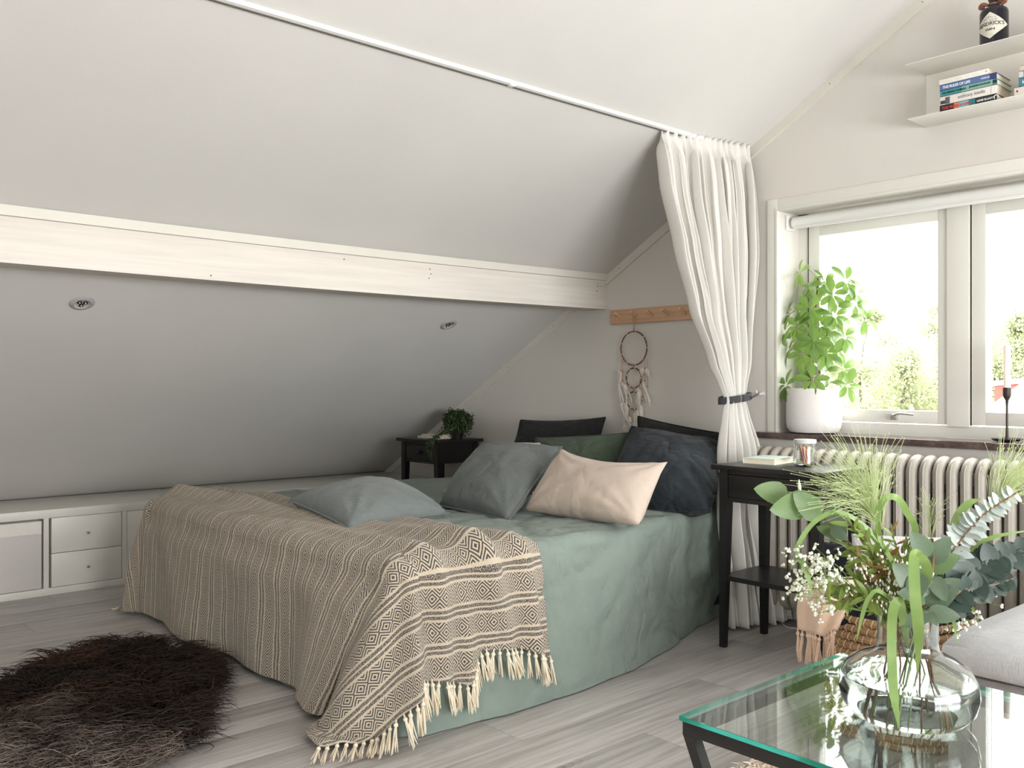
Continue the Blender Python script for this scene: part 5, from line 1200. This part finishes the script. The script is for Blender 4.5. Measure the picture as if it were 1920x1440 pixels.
# 5 leafy olive and rusty sprigs
def sprig(label, tips, k, dep, me, seed, nl=16, L=.024, name='leafy_sprig'):
    t = thing(name, label, 'branch', foot(k), BQ); r_ = random.Random(seed); n0 = neck(k); st = MB(); first = True
    for (u, v) in tips:
        tip = A(u, v, dep+r_.uniform(-.04, .04)); pts = spl([foot(k) if first else n0, n0, n0.lerp(tip, .5)+Vector((0, 0, .012)), tip], 8); first = False; st.tube(pts, [.0013]*(len(pts)-8)+[.0009]*8, 5, cap=False); seg = pts[9:] if len(pts) > 9 else pts
        for i in range(nl):
            q = i/nl*(len(seg)-1); p = seg[int(q)].lerp(seg[min(len(seg)-1, int(q)+1)], q % 1); tdir = (seg[min(len(seg)-1, int(q)+1)]-seg[max(0, int(q)-1)]).normalized()
            d = tdir*.9 + Vector((r_.gauss(0, 1), r_.gauss(0, 1), r_.gauss(0, 1)))*.55; mm = me[r_.randrange(len(me))]; place('leaf', mm, t, frame_mat(p, d, tocam(p)+Vector((r_.gauss(0, .5), r_.gauss(0, .5), .6))) @ Matrix.Scale(L*r_.uniform(.7, 1.15), 4))
    part('stem', st, M['bark'], t)
sprig('olive green leafy sprig with narrow leaves at the upper left', [(1588, 975), (1612, 990), (1575, 1015), (1640, 1000)], 12, 1.44, [olm, olm, grl], 31, 30, .030)
sprig('rusty brown leafy sprig behind the white blossom', [(1610, 1045), (1640, 1060), (1600, 1085), (1660, 1030)], 13, 1.42, [rum, olm, olm], 32, 36, .026)
sprig('dark olive leafy sprig low on the left side', [(1555, 1095), (1580, 1120), (1620, 1120), (1550, 1130)], 14, 1.40, [olm], 33, 26, .032)
sprig('leafy sprig with small green leaves in the middle', [(1668, 990), (1690, 1030), (1640, 1035), (1700, 1010)], 15, 1.46, [grl, olm, rum], 34, 24, .024)
t = thing('white_bud_sprig', 'sprig of tiny silver white buds in the middle of the bouquet', 'flower', foot(16), BQ); st = MB(); bm_ = MB(); r_ = random.Random(41)
for (u, v) in ((1648, 1040), (1672, 1075), (1612, 1060), (1695, 1095), (1660, 1100), (1640, 1130), (1700, 1060), (1600, 1050), (1686, 1045)):
    tip = A(u, v, 1.40+r_.uniform(-.02, .03)); pts = spl([neck(16), neck(16).lerp(tip, .5), tip], 7); st.tube(pts, .0007, 4, cap=False)
    for p in pts[4:]:
        for _ in range(3): q = p+Vector((r_.gauss(0, .005), r_.gauss(0, .005), r_.gauss(0, .005))); bm_.sphere(q, .0016, 6, 4, (1, 1, 1.6))
part('stem', st, M['bark'], t); part('bud', bm_, M['blossom'], t)['kind'] = 'stuff'
# 6 dark big leaves in the centre and right
b2 = thing('eucalyptus_branch', 'branch of big dark grey green leaves in the centre above the neck', 'branch', foot(17), BQ)
pts = spl([foot(17), neck(17), A(1740, 1090, 1.40), A(1750, 1040, 1.42), A(1748, 1010, 1.43)], 8); m = MB(); m.tube(pts, .0018, 6); part('stem', m, M['bark'], b2)
for (bu, bv, tu, tv, dd, me, tilt) in ((1738, 1040, 1712, 1000, 1.41, eug, .3), (1745, 1050, 1782, 1008, 1.42, eug, -.2), (1748, 1065, 1798, 1040, 1.42, eum, .3), (1735, 1110, 1680, 1060, 1.39, eug, .2), (1730, 1120, 1688, 1110, 1.38, eug, .5), (1740, 1130, 1800, 1085, 1.40, eug, .1), (1745, 1150, 1802, 1155, 1.38, eug, .3), (1735, 1150, 1700, 1172, 1.37, eug, .6), (1752, 1085, 1775, 1128, 1.39, eug, .0), (1725, 1080, 1708, 1130, 1.38, eug, .2), (1742, 1150, 1758, 1172, 1.37, eug, .5)):
    p = A(bu, bv, dd); bigleaf(me, b2, p, A(tu, tv, dd-.015), tocam(p)+Vector((0, 0, tilt)))
def stacked(label, path, me, k, n, L, seed, edgeon, jitter=.25):
    t = thing('eucalyptus_branch', label, 'branch', foot(k), BQ); pts = spl([foot(k), neck(k)] + path, 10); m = MB(); m.tube(pts, .0015, 6); part('stem', m, M['bark'], t); r_ = random.Random(seed); seg = pts[20:]
    for i in range(n):
        q = i/n*(len(seg)-1); p = seg[int(q)].lerp(seg[min(len(seg)-1, int(q)+1)], q % 1); td = (seg[min(len(seg)-1, int(q)+1)]-seg[max(0, int(q)-1)]).normalized(); s_ = 1-.45*i/n
        side = 1 if i % 2 else -1; e = td.cross(tocam(p)).normalized()*side; d = e+td*.35+tocam(p)*r_.uniform(-jitter, jitter)*2; up = td+tocam(p)*edgeon; place('leaf', me, t, frame_mat(p, d, up) @ Matrix.Scale(L*s_*r_.uniform(.85, 1.1), 4))
stacked('eucalyptus branch with silvery disc leaves seen edge on, upper right', [A(1770, 1060, 1.44), A(1812, 1000, 1.45), A(1850, 960, 1.46), A(1905, 925, 1.47)], eus, 18, 40, .034, 51, 1.3, .6)
stacked('dark blue green eucalyptus branch with round leaves at the right edge', [A(1780, 1110, 1.42), A(1830, 1070, 1.43), A(1880, 1045, 1.44), A(1950, 1025, 1.46)], eud, 19, 60, .040, 52, 2.6, .5)
stacked('second dark eucalyptus branch drooping low at the right', [A(1770, 1130, 1.40), A(1810, 1105, 1.40), A(1850, 1100, 1.41), A(1900, 1085, 1.42)], eud, 20, 34, .034, 53, 2.2, .5)
sprig('small silver leafed sprig at the right of the neck', [(1805, 1110), (1830, 1130), (1790, 1080)], 21, 1.42, [eus, olm], 35, 9, .024)
# bare stems under water
for k in (22, 23):
    m = MB(); m.tube(spl([foot(k, .07), neck(k), neck(k)+Vector((0, 0, .05))], 7), .0018, 6); solo('flower_stem', m, M['stem'], 'bare green stem standing in the vase water', 'stem', 'bare stems in the vase')

# ================================================================== rugs
def locks(name, N, sampler, dirf, Lr, r0, nseg, curl, colf, mat, parent, lift, seed, lay=.5):
    g_ = np.random.default_rng(seed); P = sampler(N, g_); N = len(P); D = dirf(P, g_); ang = np.arctan2(D[:, 1], D[:, 0]) + g_.normal(0, .35, N); L = g_.uniform(Lr[0], Lr[1], N); c1 = g_.normal(0, curl, N); c2 = g_.normal(0, curl*1.2, N); up = g_.uniform(*lift, N)
    pts = np.zeros((N, nseg+1, 3)); pts[:, 0, :2] = P[:, :2]; pts[:, 0, 2] = P[:, 2]; cz = P[:, 2].copy(); ph = g_.uniform(0, 6.28, N)
    for i in range(nseg):
        t = i/nseg; a = ang + c1*t + .9*curl*np.sin(ph + t*5.5); el = up*(1-t*1.55)*1. ; st = L/nseg
        nx_ = pts[:, i, 0] + np.cos(a)*np.cos(el)*st; ny_ = pts[:, i, 1] + np.sin(a)*np.cos(el)*st; nz_ = np.maximum(.003, pts[:, i, 2] + np.sin(el)*st); pts[:, i+1] = np.stack([nx_, ny_, nz_], 1)
    T = np.diff(pts, axis=1); T = np.concatenate([T, T[:, -1:]], 1); T /= np.linalg.norm(T, axis=2, keepdims=True)+1e-9; S = np.cross(T, np.array([0, 0, 1.])); S /= np.linalg.norm(S, axis=2, keepdims=True)+1e-6; U = np.cross(S, T)
    rad = (r0*(1-np.linspace(0, 1, nseg+1)**1.6*.88))[None, :, None]*g_.uniform(.7, 1.3, (N, 1, 1)); V = np.stack([pts+S*rad, pts-S*rad*.5+U*rad*.85, pts-S*rad*.5-U*rad*.85], 2).reshape(-1, 3); V[:, 2] = np.maximum(V[:, 2], .001)
    k = np.arange(N)[:, None, None]*(nseg+1)*3 + np.arange(nseg)[None, :, None]*3; j = np.arange(3)[None, None, :]; jn = (j+1) % 3; F = np.stack([k+j, k+jn, k+3+jn, k+3+j], -1).reshape(-1, 4)
    w = worldloc(parent); V = V - np.array([w.x, w.y, w.z]); me = bpy.data.meshes.new(name); me.vertices.add(len(V)); me.vertices.foreach_set('co', V.astype(np.float32).ravel()); me.loops.add(F.size); me.loops.foreach_set('vertex_index', F.astype(np.int32).ravel()); me.polygons.add(len(F)); me.polygons.foreach_set('loop_start', np.arange(0, F.size, 4, dtype=np.int32)); me.update(calc_edges=True); me.polygons.foreach_set('use_smooth', np.ones(len(F), bool))
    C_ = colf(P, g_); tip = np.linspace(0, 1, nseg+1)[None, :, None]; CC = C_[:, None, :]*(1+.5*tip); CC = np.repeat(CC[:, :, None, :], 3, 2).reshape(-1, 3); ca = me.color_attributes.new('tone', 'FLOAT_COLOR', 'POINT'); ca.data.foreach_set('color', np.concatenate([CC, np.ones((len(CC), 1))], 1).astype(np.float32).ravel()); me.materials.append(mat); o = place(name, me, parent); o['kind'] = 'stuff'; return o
# sheepskin
OUTL = [(-3.12, -2.80), (-3.33, -2.68), (-3.52, -2.50), (-3.62, -2.34), (-3.50, -2.20), (-3.25, -2.16), (-3.02, -2.17), (-2.82, -2.26), (-2.62, -2.35), (-2.42, -2.46), (-2.34, -2.58), (-2.42, -2.72), (-2.55, -2.84), (-2.70, -2.98), (-2.92, -2.98)]
skc = Vector((-2.93, -2.56, 0)); SA = sorted([(math.atan2(y-skc.y, x-skc.x), math.hypot(x-skc.x, y-skc.y)) for x, y in OUTL])
def skr(a): a = np.asarray(a); xs = np.array([q[0]-2*PI for q in SA]+[q[0] for q in SA]+[q[0]+2*PI for q in SA]); ys = np.array([q[1] for q in SA]*3); return np.interp(a, xs, ys)
shp = thing('sheepskin_rug', 'long haired dark brown sheepskin rug on the floor at the bed foot', 'rug', (skc.x, skc.y, 0))
m = MB(); n = 64; vs = [(skc.x, skc.y, .012)] + [(skc.x+skr(2*PI*i/n-PI)*.86*math.cos(2*PI*i/n-PI), skc.y+skr(2*PI*i/n-PI)*.86*math.sin(2*PI*i/n-PI), .006) for i in range(n)] + [(skc.x+skr(2*PI*i/n-PI)*.86*math.cos(2*PI*i/n-PI), skc.y+skr(2*PI*i/n-PI)*.86*math.sin(2*PI*i/n-PI), .001) for i in range(n)]
m.add(vs, [(0, 1+i, 1+(i+1) % n) for i in range(n)] + [(1+i, 1+n+i, 1+n+(i+1) % n, 1+(i+1) % n) for i in range(n)]); part('hide', m, simple('dark_hide', (.02, .014, .01), .9), shp)
def sk_s(N, g):
    a = g.uniform(-PI, PI, N); r = np.sqrt(g.uniform(0, 1, N))*skr(a)*.93; x = skc.x+r*np.cos(a); y = skc.y+r*np.sin(a); e = r/skr(a); return np.stack([x, y, .008+.034*(1-e**4)*g.uniform(.3, 1, N)], 1)
def sk_d(P, g): d = P[:, :2]-np.array([skc.x-.25, skc.y+.12]); d = d/(np.linalg.norm(d, axis=1, keepdims=True)+.05) + np.array([.55, -.25]); c_ = np.array([[nz(x*7, y*7, 2.), nz(x*7, y*7, 8.)] for x, y in P[:, :2]]); return d*.7 + c_*3.2
def sk_c(P, g):
    N = len(P); base = np.array([.014, .008, .0055]); v = np.array([nz(x*5, y*5, 1.) for x, y in P[:, :2]]); v2 = np.array([nz(x*14, y*14, 4.) for x, y in P[:, :2]])
    # lighter wool towards the near edge of the skin
    near = np.clip(((P[:, 0]+2.93)*.66 - (P[:, 1]+2.56)*.75 - .12 + v*.22)/.22, 0, 1)*np.clip(.35+v2*1.6+.35, 0, 1); m1 = np.clip(v*2.2-.35+g.normal(0, .3, N), 0, 1)*.5
    c = base*(1+g.uniform(-.4, .7, (N, 1))) ; light = np.array([.27, .22, .19]); br = np.array([.13, .055, .025]); c = c + (br-c)*m1[:, None]; k = np.clip(near*g.uniform(.2, 1.1, N), 0, 1)[:, None]; return c+(light-c)*k
locks('fleece', 24000, sk_s, sk_d, (.07, .17), .0018, 7, .95, sk_c, M['fleece'], shp, (.15, 1.0), 3)
crg = thing('cream_rug', 'cream shaggy rug under the glass table', 'rug', (-.8, -2.0, 0)); cx0, cx1, cy0, cy1 = -1.36, .55, -2.9, -1.34
m = MB(); m.box(cx0+.01, cx1, cy0, cy1-.01, .0005, .012, .002); part('backing', m, simple('cream_backing', (.60, .50, .42), .95, .1, 80, .4, 150), crg)
def cr_s(N, g): return np.stack([g.uniform(cx0, -.30, N), g.uniform(-2.62, cy1, N), np.full(N, .010)], 1)
def cr_d(P, g): a = g.uniform(-PI, PI, len(P)); return np.stack([np.cos(a), np.sin(a)], 1)
def cr_c(P, g): return np.array([.66, .56, .47])*g.uniform(.8, 1.15, (len(P), 1))
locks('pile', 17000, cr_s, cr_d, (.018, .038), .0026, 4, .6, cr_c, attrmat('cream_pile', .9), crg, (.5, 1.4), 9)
